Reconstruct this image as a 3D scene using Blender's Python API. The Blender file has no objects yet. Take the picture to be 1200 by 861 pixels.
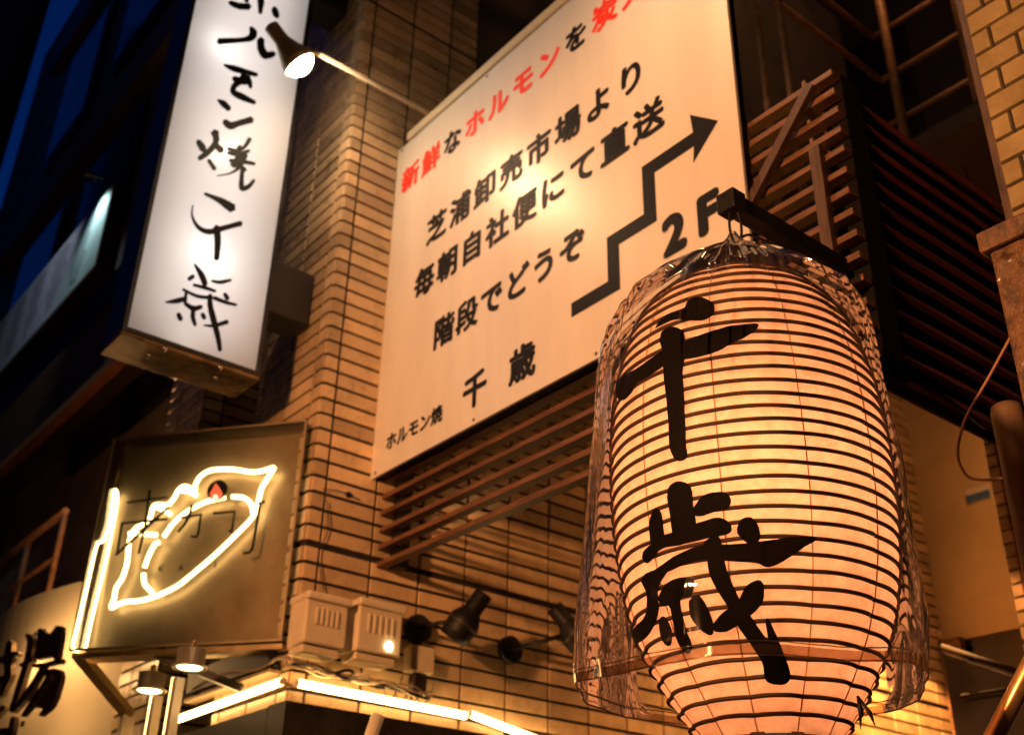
import bpy, bmesh, math, random
from mathutils import Vector, Matrix, noise
from mathutils.geometry import delaunay_2d_cdt
R = math.radians
random.seed(7)
scene = bpy.context.scene
COL = scene.collection

# ------------------------------------------------------------------ camera
FPX, YAW, PITCH, ROLL, EYE = 1318.21, 0.901355, 0.494822, 0.021695, 1.6
fwd = Vector((-math.sin(YAW)*math.cos(PITCH), math.cos(YAW)*math.cos(PITCH), math.sin(PITCH)))
rt = Vector((math.cos(YAW), math.sin(YAW), 0)); up = rt.cross(fwd)
CR = math.cos(ROLL)*rt + math.sin(ROLL)*up
CU = -math.sin(ROLL)*rt + math.cos(ROLL)*up
cam = bpy.data.cameras.new('camera')
cam.lens = 36*FPX/1200; cam.sensor_width = 36; cam.clip_end = 2000; cam.clip_start = .02
co = bpy.data.objects.new('camera', cam); COL.objects.link(co)
m = Matrix((CR, CU, -fwd)).transposed().to_4x4(); m.translation = (0, 0, EYE)
co.matrix_world = m
scene.camera = co
cam.dof.use_dof = True; cam.dof.focus_distance = 2.12; cam.dof.aperture_fstop = 4.3

# ------------------------------------------------------------------ world / exposure
w = bpy.data.worlds.new('World'); scene.world = w; w.use_nodes = True
nt = w.node_tree; bg = nt.nodes['Background']
sky = nt.nodes.new('ShaderNodeTexSky'); sky.sky_type = 'NISHITA'; sky.sun_disc = False
sky.sun_elevation = R(1.2); sky.sun_rotation = R(250); sky.ozone_density = 8; sky.air_density = 1; sky.dust_density = .3
nt.links.new(sky.outputs[0], bg.inputs[0]); bg.inputs[1].default_value = .11
vs = scene.view_settings; vs.view_transform = 'Standard'; vs.look = 'None'; vs.exposure = 0; vs.gamma = 1
scene.cycles.use_denoising = True
scene.cycles.max_bounces = 8; scene.cycles.transparent_max_bounces = 24
scene.cycles.sample_clamp_indirect = 6
scene.cycles.caustics_reflective = False; scene.cycles.caustics_refractive = False

# ------------------------------------------------------------------ helpers
def ray(px, py):
    return CR*((px-600)/FPX) - CU*((py-430.5)/FPX) + fwd
def W(px, py, ax, val):
    """world point on the plane ax = val (Z in world metres) seen at a photo pixel"""
    d = ray(px, py); k = 'XYZ'.index(ax)
    o = Vector((0, 0, EYE))
    return o + d*((val-o[k])/d[k])
def Wp(px, py, C, n):
    d = ray(px, py); o = Vector((0, 0, EYE))
    return o + d*((C-o).dot(n)/d.dot(n))

ORG = {}
def thing(name, label, cat, loc=(0, 0, 0), group=None):
    o = bpy.data.objects.new(name, None); COL.objects.link(o); o.location = loc
    o.empty_display_size = .1
    ORG[o] = Vector(loc); o['label'] = label; o['category'] = cat
    if group: o['group'] = group
    return o
def tag(o, label, cat, group=None):
    o['label'] = label; o['category'] = cat
    if group: o['group'] = group
    return o
def structure(o):
    o['kind'] = 'structure'; return o
def copy_tree(o, delta, label, parent=None):
    c = o.copy(); COL.objects.link(c)
    if parent: c.parent = parent
    else:
        c.location = o.location + Vector(delta); c['label'] = label; ORG[c] = c.location.copy()
    for ch in o.children: copy_tree(ch, delta, None, c)
    return c

class MB:
    def __init__(s): s.b = bmesh.new()
    def box(s, lo, hi, bev=0):
        lo, hi = Vector(lo), Vector(hi)
        c = (lo+hi)/2; h = (hi-lo)/2
        return s.obox(c, (1, 0, 0), (0, 1, 0), (0, 0, 1), h, bev)
    def obox(s, c, ax, ay, az, h, bev=0):
        b2 = bmesh.new(); bmesh.ops.create_cube(b2, size=2)
        if bev:
            for v in b2.verts: v.co = Vector((v.co.x*h[0], v.co.y*h[1], v.co.z*h[2]))
            bmesh.ops.bevel(b2, geom=b2.edges[:], offset=bev, segments=2, affect='EDGES', profile=.5)
            M = Matrix((Vector(ax), Vector(ay), Vector(az))).transposed().to_4x4(); M.translation = c
        else:
            M = Matrix((Vector(ax)*h[0], Vector(ay)*h[1], Vector(az)*h[2])).transposed().to_4x4(); M.translation = c
        b2.transform(M); s.merge(b2); return s
    def merge(s, b2):
        me = bpy.data.meshes.new('t'); b2.to_mesh(me); b2.free(); s.b.from_mesh(me); bpy.data.meshes.remove(me)
    def beam(s, p, q, wd, ht, upv=(0, 0, 1), bev=0):
        p, q = Vector(p), Vector(q); a = (q-p); L = a.length; a.normalize()
        u = Vector(upv); sd = a.cross(u).normalized(); u = sd.cross(a)
        return s.obox((p+q)/2, a, sd, u, (L/2, wd/2, ht/2), bev)
    def tube(s, pts, r, n=12, caps=True, rr=None):
        pts = [Vector(p) for p in pts]; rings = []
        prev = None
        for i, p in enumerate(pts):
            t = (pts[min(i+1, len(pts)-1)]-pts[max(i-1, 0)])
            t = t.normalized() if t.length > 1e-9 else Vector((0, 0, 1))
            if prev is None:
                a = Vector((0, 0, 1)) if abs(t.z) < .9 else Vector((1, 0, 0))
                u = t.cross(a).normalized()
            else:
                u = prev - t*prev.dot(t); u.normalize()
            prev = u; v = t.cross(u)
            ri = rr[i] if rr else r
            rings.append([s.b.verts.new(p+(u*math.cos(k*2*math.pi/n)+v*math.sin(k*2*math.pi/n))*ri) for k in range(n)])
        for a, b in zip(rings, rings[1:]):
            for k in range(n):
                f = s.b.faces.new((a[k], a[(k+1) % n], b[(k+1) % n], b[k])); f.smooth = True
        if caps:
            s.b.faces.new(rings[0][::-1]); s.b.faces.new(rings[-1])
        return s
    def lathe(s, prof, c, axis=(0, 0, 1), n=40, closed=False):
        """prof: list of (radius, height along axis)"""
        a = Vector(axis).normalized(); u = a.cross(Vector((1, 0, 0)) if abs(a.x) < .9 else Vector((0, 1, 0))).normalized(); v = a.cross(u)
        c = Vector(c); rings = []
        for r, h in prof:
            rings.append([s.b.verts.new(c+a*h+(u*math.cos(k*2*math.pi/n)+v*math.sin(k*2*math.pi/n))*max(r, 1e-4)) for k in range(n)])
        for p, q in zip(rings, rings[1:]):
            for k in range(n):
                f = s.b.faces.new((p[k], p[(k+1) % n], q[(k+1) % n], q[k])); f.smooth = True
        return s
    def poly(s, pts, d):
        """closed outline extruded by vector d"""
        d = Vector(d); a = [s.b.verts.new(Vector(p)) for p in pts]; b = [s.b.verts.new(Vector(p)+d) for p in pts]
        n = len(a)
        s.b.faces.new(a); s.b.faces.new(b[::-1])
        for k in range(n): s.b.faces.new((a[k], b[k], b[(k+1) % n], a[(k+1) % n]))
        return s
    def quad(s, *p):
        s.b.faces.new([s.b.verts.new(Vector(q)) for q in p]); return s
    def build(s, name, mat, parent=None, smooth=None):
        bmesh.ops.recalc_face_normals(s.b, faces=s.b.faces[:])
        me = bpy.data.meshes.new(name)
        if parent is not None: org = ORG[parent]
        else:
            xs = [v.co for v in s.b.verts]
            lo = Vector([min(v[i] for v in xs) for i in range(3)]); hi = Vector([max(v[i] for v in xs) for i in range(3)])
            org = Vector(((lo.x+hi.x)/2, (lo.y+hi.y)/2, lo.z))
        bmesh.ops.translate(s.b, verts=s.b.verts[:], vec=-org)
        s.b.to_mesh(me); s.b.free()
        if mat: me.materials.append(mat)
        if smooth:
            for p in me.polygons: p.use_smooth = True
        o = bpy.data.objects.new(name, me); COL.objects.link(o)
        if parent is not None: o.parent = parent
        else: o.location = org
        ORG[o] = org
        return o

def crom(pts, n=6):
    pts = [Vector(p) for p in pts]
    if len(pts) < 3: return pts
    out = []
    P = [pts[0]*2-pts[1]]+pts+[pts[-1]*2-pts[-2]]
    for i in range(1, len(P)-2):
        a, b, c, d = P[i-1:i+3]
        for k in range(n):
            t = k/n
            out.append(.5*((2*b)+(c-a)*t+(2*a-5*b+4*c-d)*t*t+(3*b-a-3*c+d)*t**3))
    out.append(pts[-1]); return out

def stroke_outline(pts, ws, jit=0):
    """2D brush stroke outline from a centre line and widths"""
    n = len(pts)
    p3 = crom([(p[0], p[1], ws[i] if i < len(ws) else ws[-1]) for i, p in enumerate(pts)], 5)
    L, Rr = [], []
    for i, p in enumerate(p3):
        t = (p3[min(i+1, len(p3)-1)]-p3[max(i-1, 0)]).xy
        if t.length < 1e-6: t = Vector((1, 0))
        t.normalize(); nn = Vector((-t.y, t.x)); wd = max(p.z, .3)/2
        wd *= 1+jit*(random.random()-.5)
        L.append(p.xy+nn*wd); Rr.append(p.xy-nn*wd)
    t0 = (p3[0]-p3[1]).xy.normalized(); t1 = (p3[-1]-p3[-2]).xy.normalized()
    return L+[p3[-1].xy+t1*p3[-1].z*.35]+Rr[::-1]+[p3[0].xy+t0*p3[0].z*.35]

def cdt_union(polys):
    vs, fs = [], []
    for pl in polys:
        k = len(vs); vs += [Vector(p) for p in pl]; fs.append(list(range(k, k+len(pl))))
    r = delaunay_2d_cdt(vs, [], fs, 1, 1e-5)
    return r[0], [f for f, o in zip(r[2], r[5]) if o]      # drop enclosed counters

def solid_union(mb, polys, to3d, d):
    """union of 2D outlines mapped to 3D and given thickness d"""
    v, f = cdt_union(polys)
    b2 = bmesh.new(); V = [b2.verts.new(to3d(p)) for p in v]
    for q in f:
        try: b2.faces.new([V[i] for i in q])
        except ValueError: pass
    bmesh.ops.recalc_face_normals(b2, faces=b2.faces[:])
    r = bmesh.ops.extrude_face_region(b2, geom=b2.faces[:])
    bmesh.ops.translate(b2, verts=[g for g in r['geom'] if isinstance(g, bmesh.types.BMVert)], vec=Vector(d))
    mb.merge(b2)

def glyph(mb, ch, C, ux, uz, wd, ht, bold=.02, d=(0, -.002, 0)):
    """one printed character fitted into a wd x ht box centred on C"""
    cu = bpy.data.curves.new('g', 'FONT'); cu.body = ch; cu.size = 1; cu.resolution_u = 4; cu.fill_mode = 'BOTH'
    ob = bpy.data.objects.new('g', cu); COL.objects.link(ob)
    dg = bpy.context.evaluated_depsgraph_get()
    me = bpy.data.meshes.new_from_object(ob.evaluated_get(dg))
    bpy.data.objects.remove(ob); bpy.data.curves.remove(cu)
    if not me.vertices: return
    # em box keeps the natural proportions of each character
    C = Vector(C); ux = Vector(ux); uz = Vector(uz)
    b2 = bmesh.new(); b2.from_mesh(me); bpy.data.meshes.remove(me)
    xs = [v.co.x for v in b2.verts]
    cx = .5 if ch not in '2F' else (min(xs)+max(xs))/2
    base = [v.co.copy() for v in b2.verts]; dn = Vector(d)
    ring = [(0, 0)]+[(math.cos(k*math.pi/4), math.sin(k*math.pi/4)) for k in range(8)]
    for i, (ox, oy) in enumerate(ring):           # heavier weight: the outline repeated round a small circle
        b3 = b2.copy()
        for v, q in zip(b3.verts, base): v.co = C+ux*((q.x-cx+ox*bold)*wd)+uz*((q.y-.38+oy*bold)*ht)+dn*(.4+i*.08)
        mb.merge(b3)
    b2.free()

# ------------------------------------------------------------------ materials
def mat(name, col, rough=.5, metal=0, var=0, bump=0, scale=20, spec=.5, island=0, col2=None, stretch=None, coat=0):
    m = bpy.data.materials.new(name); m.use_nodes = True; t = m.node_tree; b = t.nodes['Principled BSDF']
    b.inputs['Base Color'].default_value = (*col, 1); b.inputs['Roughness'].default_value = rough; b.inputs['Metallic'].default_value = metal
    b.inputs['Specular IOR Level'].default_value = spec; b.inputs['Coat Weight'].default_value = coat; b.inputs['Coat Roughness'].default_value = .08
    if var or bump or island or col2:
        tc = t.nodes.new('ShaderNodeTexCoord'); mp = t.nodes.new('ShaderNodeMapping'); t.links.new(tc.outputs['Object'], mp.inputs[0])
        if stretch: mp.inputs['Scale'].default_value = stretch
        nz = t.nodes.new('ShaderNodeTexNoise'); nz.inputs['Scale'].default_value = scale; nz.inputs['Detail'].default_value = 6; nz.inputs['Roughness'].default_value = .65
        t.links.new(mp.outputs[0], nz.inputs['Vector'])
        rp = t.nodes.new('ShaderNodeValToRGB')
        c2 = col2 or tuple(c*(1-var) for c in col); c1 = col if col2 else tuple(min(1, c*(1+var)) for c in col)
        rp.color_ramp.elements[0].color = (*c2, 1); rp.color_ramp.elements[1].color = (*c1, 1)
        rp.color_ramp.elements[0].position = .35; rp.color_ramp.elements[1].position = .65
        t.links.new(nz.outputs[0], rp.inputs[0]); src = rp.outputs[0]
        if island:
            g = t.nodes.new('ShaderNodeNewGeometry'); mx = t.nodes.new('ShaderNodeMix'); mx.data_type = 'RGBA'; mx.blend_type = 'MULTIPLY'; mx.inputs[0].default_value = 1
            mr = t.nodes.new('ShaderNodeMapRange'); mr.inputs[3].default_value = 1-island; mr.inputs[4].default_value = 1+island*.4
            t.links.new(g.outputs['Random Per Island'], mr.inputs[0]); t.links.new(src, mx.inputs[6]); t.links.new(mr.outputs[0], mx.inputs[7]); src = mx.outputs[2]
        t.links.new(src, b.inputs['Base Color'])
        if bump:
            bp = t.nodes.new('ShaderNodeBump'); bp.inputs['Strength'].default_value = bump; bp.inputs['Distance'].default_value = .01
            t.links.new(nz.outputs[0], bp.inputs['Height']); t.links.new(bp.outputs[0], b.inputs['Normal'])
        rr = t.nodes.new('ShaderNodeMapRange'); rr.inputs[3].default_value = max(.03, rough*.75); rr.inputs[4].default_value = min(1, rough*1.3)
        t.links.new(nz.outputs[0], rr.inputs[0]); t.links.new(rr.outputs[0], b.inputs['Roughness'])
    return m
def grime(m, scale=1.3, lo=.55, stretch=(1, 1, .45)):
    """broad uneven soiling of the surface itself"""
    t = m.node_tree; b = t.nodes['Principled BSDF']; src = b.inputs['Base Color'].links[0].from_socket
    tc = t.nodes.new('ShaderNodeTexCoord'); mp = t.nodes.new('ShaderNodeMapping'); mp.inputs['Scale'].default_value = stretch
    nz = t.nodes.new('ShaderNodeTexNoise'); nz.inputs['Scale'].default_value = scale; nz.inputs['Detail'].default_value = 8; nz.inputs['Roughness'].default_value = .7
    mr = t.nodes.new('ShaderNodeMapRange'); mr.inputs[1].default_value = .35; mr.inputs[2].default_value = .65; mr.inputs[3].default_value = lo; mr.inputs[4].default_value = 1.05
    mx = t.nodes.new('ShaderNodeMix'); mx.data_type = 'RGBA'; mx.blend_type = 'MULTIPLY'; mx.inputs[0].default_value = 1
    t.links.new(tc.outputs['Object'], mp.inputs[0]); t.links.new(mp.outputs[0], nz.inputs['Vector']); t.links.new(nz.outputs[0], mr.inputs[0])
    t.links.new(src, mx.inputs[6]); t.links.new(mr.outputs[0], mx.inputs[7]); t.links.new(mx.outputs[2], b.inputs['Base Color']); return m
def emit(name, col, s):
    m = bpy.data.materials.new(name); m.use_nodes = True; t = m.node_tree
    b = t.nodes['Principled BSDF']; b.inputs['Base Color'].default_value = (.8, .8, .8, 1)
    b.inputs['Emission Color'].default_value = (*col, 1); b.inputs['Emission Strength'].default_value = s; return m
def film(name, tint, k0, k1, rough, haze=0, bump=0, bscale=30, stretch=(1, 1, 1)):
    """thin clear sheet: mostly see-through, glossy towards grazing"""
    m = bpy.data.materials.new(name); m.use_nodes = True; t = m.node_tree; t.nodes.clear()
    o = t.nodes.new('ShaderNodeOutputMaterial'); tr = t.nodes.new('ShaderNodeBsdfTransparent'); tr.inputs[0].default_value = (*tint, 1)
    gl = t.nodes.new('ShaderNodeBsdfGlossy'); gl.inputs['Roughness'].default_value = rough
    lw = t.nodes.new('ShaderNodeFresnel'); lw.inputs[0].default_value = 1.45
    mr = t.nodes.new('ShaderNodeMapRange'); mr.inputs[3].default_value = k0; mr.inputs[4].default_value = k1; mr.clamp = True
    t.links.new(lw.outputs[0], mr.inputs[0])
    mx = t.nodes.new('ShaderNodeMixShader'); t.links.new(mr.outputs[0], mx.inputs[0]); t.links.new(tr.outputs[0], mx.inputs[1]); t.links.new(gl.outputs[0], mx.inputs[2])
    if bump:
        tc = t.nodes.new('ShaderNodeTexCoord'); mp = t.nodes.new('ShaderNodeMapping'); mp.inputs['Scale'].default_value = stretch
        nz = t.nodes.new('ShaderNodeTexNoise'); nz.inputs['Scale'].default_value = bscale; nz.inputs['Detail'].default_value = 3
        bp = t.nodes.new('ShaderNodeBump'); bp.inputs['Strength'].default_value = bump; bp.inputs['Distance'].default_value = .01
        t.links.new(tc.outputs['Object'], mp.inputs[0]); t.links.new(mp.outputs[0], nz.inputs['Vector']); t.links.new(nz.outputs[0], bp.inputs['Height'])
        t.links.new(bp.outputs[0], gl.inputs['Normal']); t.links.new(bp.outputs[0], lw.inputs['Normal'])
    last = mx
    if haze:
        df = t.nodes.new('ShaderNodeBsdfTranslucent'); df.inputs[0].default_value = (.9, .9, .9, 1)
        m2 = t.nodes.new('ShaderNodeMixShader'); m2.inputs[0].default_value = haze
        t.links.new(mx.outputs[0], m2.inputs[1]); t.links.new(df.outputs[0], m2.inputs[2]); last = m2
    t.links.new(last.outputs[0], o.inputs[0]); return m

M_tile = mat('glazed_beige_tile', (.63, .455, .27), .28, var=.10, bump=.12, scale=9, island=.38)
grime(M_tile, 1.6, .62)
M_grout = mat('dark_grout', (.014, .010, .008), .95, var=.3, scale=30)
M_tile2 = mat('olive_tile', (.32, .25, .13), .2, var=.15, bump=.10, scale=14, island=.15)
grime(M_tile2, 4, .7)
M_black = mat('black_paint', (.007, .0065, .0065), .5, var=.3, scale=40, spec=.25)
M_ink = mat('black_ink', (.008, .007, .007), .5, spec=.18)
M_darkmetal = mat('dark_metal', (.03, .026, .022), .4, metal=.4, var=.4, scale=25)
M_white = mat('white_sign_panel', (.64, .615, .575), .40, var=.06, scale=2.2, spec=.7, stretch=(3, 1, .5), coat=.9)
M_white.node_tree.nodes['Principled BSDF'].inputs['Coat Roughness'].default_value = .33
M_brushink = mat('soot_ink', (.0035, .003, .003), .7, spec=.05)
M_red = mat('red_lettering', (.80, .04, .015), .4)
M_wood = mat('dark_stained_timber', (.115, .052, .024), .5, var=.5, scale=14, bump=.3, stretch=(.6, 6, 6))
M_woodv = mat('upright_stained_timber', (.06, .029, .014), .5, var=.5, scale=14, bump=.3, stretch=(6, 6, .6))
M_redwood = mat('oxblood_timber', (.13, .026, .017), .55, var=.4, scale=12, bump=.2, stretch=(6, .6, 6))
M_beige = mat('beige_render', (.55, .42, .26), .75, var=.10, scale=4, bump=.06)
M_concrete = mat('grey_render', (.34, .27, .24), .85, var=.25, scale=3, bump=.1)
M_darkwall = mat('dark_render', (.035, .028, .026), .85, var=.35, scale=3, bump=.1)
M_rust = mat('rusty_sheet', (.30, .19, .07), .45, metal=.3, col2=(.06, .035, .018), scale=16, bump=.4)
M_bulb = emit('warm_bulb', (1, .70, .42), 110)
M_neon = emit('warm_neon', (1, .66, .27), 9)
M_tube = emit('warm_tube', (1, .56, .19), 17)
M_upright = emit('warm_upright_tube', (1, .55, .18), 5)
M_brass = mat('brown_sign_metal', (.30, .245, .16), .36, metal=.3, var=.18, scale=5, bump=.03)
M_lampmetal = mat('bronze_enamel', (.34, .25, .14), .35, metal=.5, var=.2, scale=20)
M_cream = mat('cream_plastic', (.62, .53, .38), .42, var=.06, scale=12)
M_glass_dark = mat('window_glass', (.012, .012, .014), .14, spec=.28, var=.3, scale=1.2)
M_acrylic = film('clear_acrylic', (.97, .96, .93), .0, 1.8, .02)
M_bag = film('clear_plastic_film', (.965, .955, .94), .0, 1.05, .06, haze=.016, bump=.03, bscale=14, stretch=(1, 1, .5))
M_cable = mat('grey_cable', (.22, .18, .13), .6)
M_brick = mat('old_red_brick', (.30, .13, .08), .7, var=.25, bump=.2, scale=20, island=.3)
M_steel = mat('painted_steel', (.36, .20, .10), .45, var=.3, scale=20, bump=.1)
M_bark = mat('rough_lacquered_timber', (.105, .05, .018), .36, var=.6, scale=38, bump=1.0, stretch=(1, 1, .5), coat=.15)
M_pipe = mat('brown_pipe', (.14, .085, .05), .5, var=.25, scale=8)
M_brightpipe = mat('brass_rail', (.75, .48, .20), .3, metal=.8, var=.1, scale=10)

# ================================================================== SETTING
H = EYE
g = MB(); g.quad((-400, -400, 0), (400, -400, 0), (400, 400, 0), (-400, 400, 0))
structure(g.build('road', mat('asphalt', (.05, .05, .052), .8, var=.3, scale=60, bump=.3)))

# ---- the tiled corner building
XW, YF = -3.69, 1.93
TP, TU, J = .0682, .2310, .0112          # tile course, tile length, joint
bld = thing('tiled_building', 'beige tiled corner building with black joints behind the big white signboard', 'building', (-4.5, 3.5, 0))
mb = MB(); mb.box((XW-.30, YF+.012, 0), (XW-.010, 6.30, 8.6)); mb.build('side_wall', M_grout, bld)
mb = MB(); mb.box((-4.30, YF+.010, 0), (XW-.305, YF+.3, 8.6)); mb.build('front_wall', M_grout, bld)
mb = MB(); mb.box((-5.40, YF+.010, 0), (-4.93, YF+.5, 8.6)); mb.build('pier', M_grout, bld)

def tiles(mb, O, u, n, cols, z0, z1, skip=None):
    """frustum tiles; O origin, u run direction, n outward normal, cols list of (a, b)"""
    O, u, n = Vector(O), Vector(u), Vector(n)
    zj = 1.437+H                       # wide movement joints repeat every 42 courses
    zs = []
    z = zj-42*TP*1.0
    while z < z1:
        base = z+.007; p = (42*TP-.014)/42
        for k in range(42): zs.append((base+k*p, base+(k+1)*p))
        z += 42*TP
    for za, zb in zs:
        if zb < z0 or za > z1: continue
        for a, b in cols:
            if skip and skip(a, b, za): continue
            a2, b2, c2, d2 = a+J/2, b-J/2, za+J/2, zb-J/2
            dz = random.uniform(-.0007, .0007)
            out = [Vector((0, 0, 0))]*8
            vs = []
            for (q, zz) in ((a2, c2), (b2, c2), (b2, d2), (a2, d2)): vs.append(mb.b.verts.new(O+u*q+Vector((0, 0, zz))-n*.012))
            i = .0016
            for (q, zz) in ((a2+i, c2+i), (b2-i, c2+i), (b2-i, d2-i), (a2+i, d2-i)): vs.append(mb.b.verts.new(O+u*q+Vector((0, 0, zz))+n*dz))
            for k in range(4): mb.b.faces.new((vs[k], vs[(k+1) % 4], vs[4+(k+1) % 4], vs[4+k]))
            mb.b.faces.new(vs[4:8])
cols = [(YF+.004, 2.0)]; y = 2.0
while y < 6.2: cols.append((y, y+TU)); y += TU
mb = MB(); tiles(mb, (XW, 0, 0), (0, 1, 0), (1, 0, 0), cols, H+.80, 8.6, skip=lambda a, b, z: a > 2.6 and z > 3.9+H or z < H+.85 and a > 2.7)
mb.build('side_tile', M_tile, bld)
mb = MB(); cols = [(0.004, .086)]; x = .086
while x+TU < .62: cols.append((x, x+TU)); x += TU
cols.append((x, .612))
tiles(mb, (XW, YF, 0), (-1, 0, 0), (0, -1, 0), cols, H+.80, 8.6); mb.build('front_tile', M_tile, bld)
mb = MB(); tiles(mb, (-4.93, YF, 0), (-1, 0, 0), (0, -1, 0), [(0.004, .07), (.07, .301), (.301, .47)], H+.80, 8.6)
tiles(mb, (-4.925, YF, 0), (0, 1, 0), (1, 0, 0), [(.004, .11), (.11, .341), (.341, .49)], H+.80, 8.6); mb.build('pier_tile', M_tile, bld)
# recess between the piers, with a window
mb = MB(); mb.box((-4.925, YF+.34, 0), (-4.305, YF+.5, 8.6)); mb.build('recess_wall', M_darkwall, bld)
for zc in (2.6, 5.6):
    mb = MB(); mb.box((-4.85, YF+.30, H+zc-.6), (-4.38, YF+.335, H+zc+.6)); wf = mb.build('window', M_darkmetal, bld)
    mb = MB(); mb.box((-4.82, YF+.285, H+zc-.56), (-4.41, YF+.298, H+zc+.56)); mb.build('pane', M_glass_dark, wf)
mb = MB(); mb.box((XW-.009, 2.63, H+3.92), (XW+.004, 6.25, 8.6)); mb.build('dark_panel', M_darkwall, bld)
# dark shop canopy under the light tubes
mb = MB(); mb.box((XW+.004, 1.86, H+.60), (XW+.13, 2.74, H+.815)); mb.box((-4.75, 1.86, H+.58), (XW, YF-.004, H+.81)); mb.build('canopy', M_darkmetal, bld)
mb = MB(); mb.box((-4.75, 1.87, 0), (XW+.05, 1.92, H+.575)); mb.build('shop_front', M_darkwall, bld)
# strip of ledge above the front tube
mb = MB(); p0 = W(222, 822, 'Y', 1.90); p1 = W(322, 786, 'Y', 1.90)
mb.beam(p0, p1, .05, .012); mb.build('ledge', M_lampmetal, bld)
mb = MB(); p0 = W(222, 800, 'Y', 1.915); p1 = W(322, 765, 'Y', 1.915); mb.beam(p0, p1, .02, .09); mb.build('gutter', M_darkmetal, bld)

# ---- stairwell: end wall, soffit, tiled return
ew = thing('stairwell_end_wall', 'plain beige plaster bulkhead seen below the louvred side, right of the lantern', 'wall', (-2.5, 6.4, 0))
mb = MB(); mb.box((-3.70, 6.32, H+1.83), (-1.0, 6.5, 4.6+H)); mb.build('bulkhead', M_beige, ew)
mb = MB(); mb.box((-3.68, 6.25, 0), (-3.54, 6.31, H+1.83)); mb.build('door_post', M_wood, ew)
mb = MB(); mb.box((-3.51, 6.33, 0), (-1.0, 6.45, H+1.82)); mb.build('doorway', M_darkwall, ew)
ret = thing('tiled_jamb', 'narrow column of beige tile edges right of the beige plaster bulkhead', 'wall', (-2.55, 5.3, 0))
mb = MB(); mb.box((-2.63, 5.212, 0), (-2.3, 5.6, H+3.2)); mb.build('jamb_wall', M_grout, ret)
mb = MB(); tiles(mb, (-2.632, 5.2, 0), (1, 0, 0), (0, -1, 0), [(0.0, .066)], .3, H+3.2); mb.build('jamb_tile', M_tile, ret)
mb = MB(); mb.box((-2.56, 5.19, .3), (-2.31, 5.21, H+3.1)); mb.build('jamb_panel', mat('dark_red_panel', (.14, .012, .012), .5), ret)
p = W(1147, 579, 'Y', 6.31); mb = MB(); mb.box((p.x-.08, 6.30, p.z-.045), (p.x+.08, 6.317, p.z+.045)); nt_ = mb.build('notice', M_white, None)
tag(nt_, 'small blue and white notice on the beige plaster beside the tile edges', 'notice')
mb = MB(); mb.box((p.x-.078, 6.296, p.z-.043), (p.x+.078, 6.299, p.z+.008)); mb.build('blue_band', mat('blue_print', (.04, .10, .30), .5), nt_)
ORG[nt_] = nt_.location

# ---- back building above the stairs (dark)
bk = thing('back_building', 'unlit dark brown building wall far behind the fire escape', 'building', (-1, 8.4, 0))
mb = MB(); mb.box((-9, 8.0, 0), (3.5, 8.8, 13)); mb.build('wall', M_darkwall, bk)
for x in (-4.6, -2.2):
    mb = MB(); mb.box((x-.6, 7.95, H+5.6), (x+.6, 7.995, H+8.4)); f = mb.build('window', M_darkmetal, bk)
    mb = MB(); mb.box((x-.55, 7.93, H+5.65), (x+.55, 7.948, H+8.35)); mb.build('pane', M_glass_dark, f)

# ---- left: dark building row
lb = thing('office_building', 'dark office building with blue sky in its windows at the far left', 'building', (-11, 4, 0))
YB = 2.6
def px_rect(pts, Y): 
    q = [W(x, y, 'Y', Y) for x, y in pts]; return min(v.x for v in q), max(v.x for v in q), min(v.z for v in q), max(v.z for v in q)
mb = MB(); mb.box((-14.6, YB, 0), (-5.41, YB+5, 15.2)); mb.build('wall', M_concrete, lb)
mb = MB(); mb.box((-16.75, YB+.25, 0), (-16.36, YB+4, 13.9)); mb.build('side_tower', M_darkwall, lb)
mb = MB(); mb.box((-16.35, YB+.03, 0), (-14.61, YB+5, 15.25)); mb.build('stair_tower', mat('brown_render', (.10, .045, .03), .8, var=.2, scale=4), lb)
for z0, z1, cs in ((H+9.5, H+11.3, (-13.4, -11.0, -8.6)), (H+6.0, H+7.8, (-13.1, -10.9, -8.6)), (H+3.75, H+4.45, (-9.2, -8.0, -6.8))):
    for k, x in enumerate(cs):
        mb = MB(); mb.box((x-.1, YB-.06, z0-.1), (x+1.5, YB-.004, z1+.1)); f = mb.build('window', M_darkmetal, lb)
        mb = MB(); mb.box((x, YB-.085, z0), (x+1.4, YB-.062, z1)); mb.build('pane', M_glass_dark, f)
for z in (H+8.3, H+11.9): 
    mb = MB(); mb.box((-14.6, YB-.14, z), (-5.45, YB-.005, z+.5)); mb.build('spandrel', M_concrete, lb)
mb = MB(); mb.box((-12.0, 2.28, H+4.0), (-7.3, YB-.005, H+4.75)); mb.build('eave', mat('brown_fascia', (.10, .055, .03), .6, var=.3, scale=6), lb)
mb = MB(); mb.box((-12.0, 2.24, H+3.93), (-7.3, 2.33, H+3.998)); mb.build('eave_trim', mat('lit_orange_trim', (.45, .17, .06), .5, var=.2, scale=10), lb)  # warm light along the eave's edge is put into its orange colour

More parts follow.
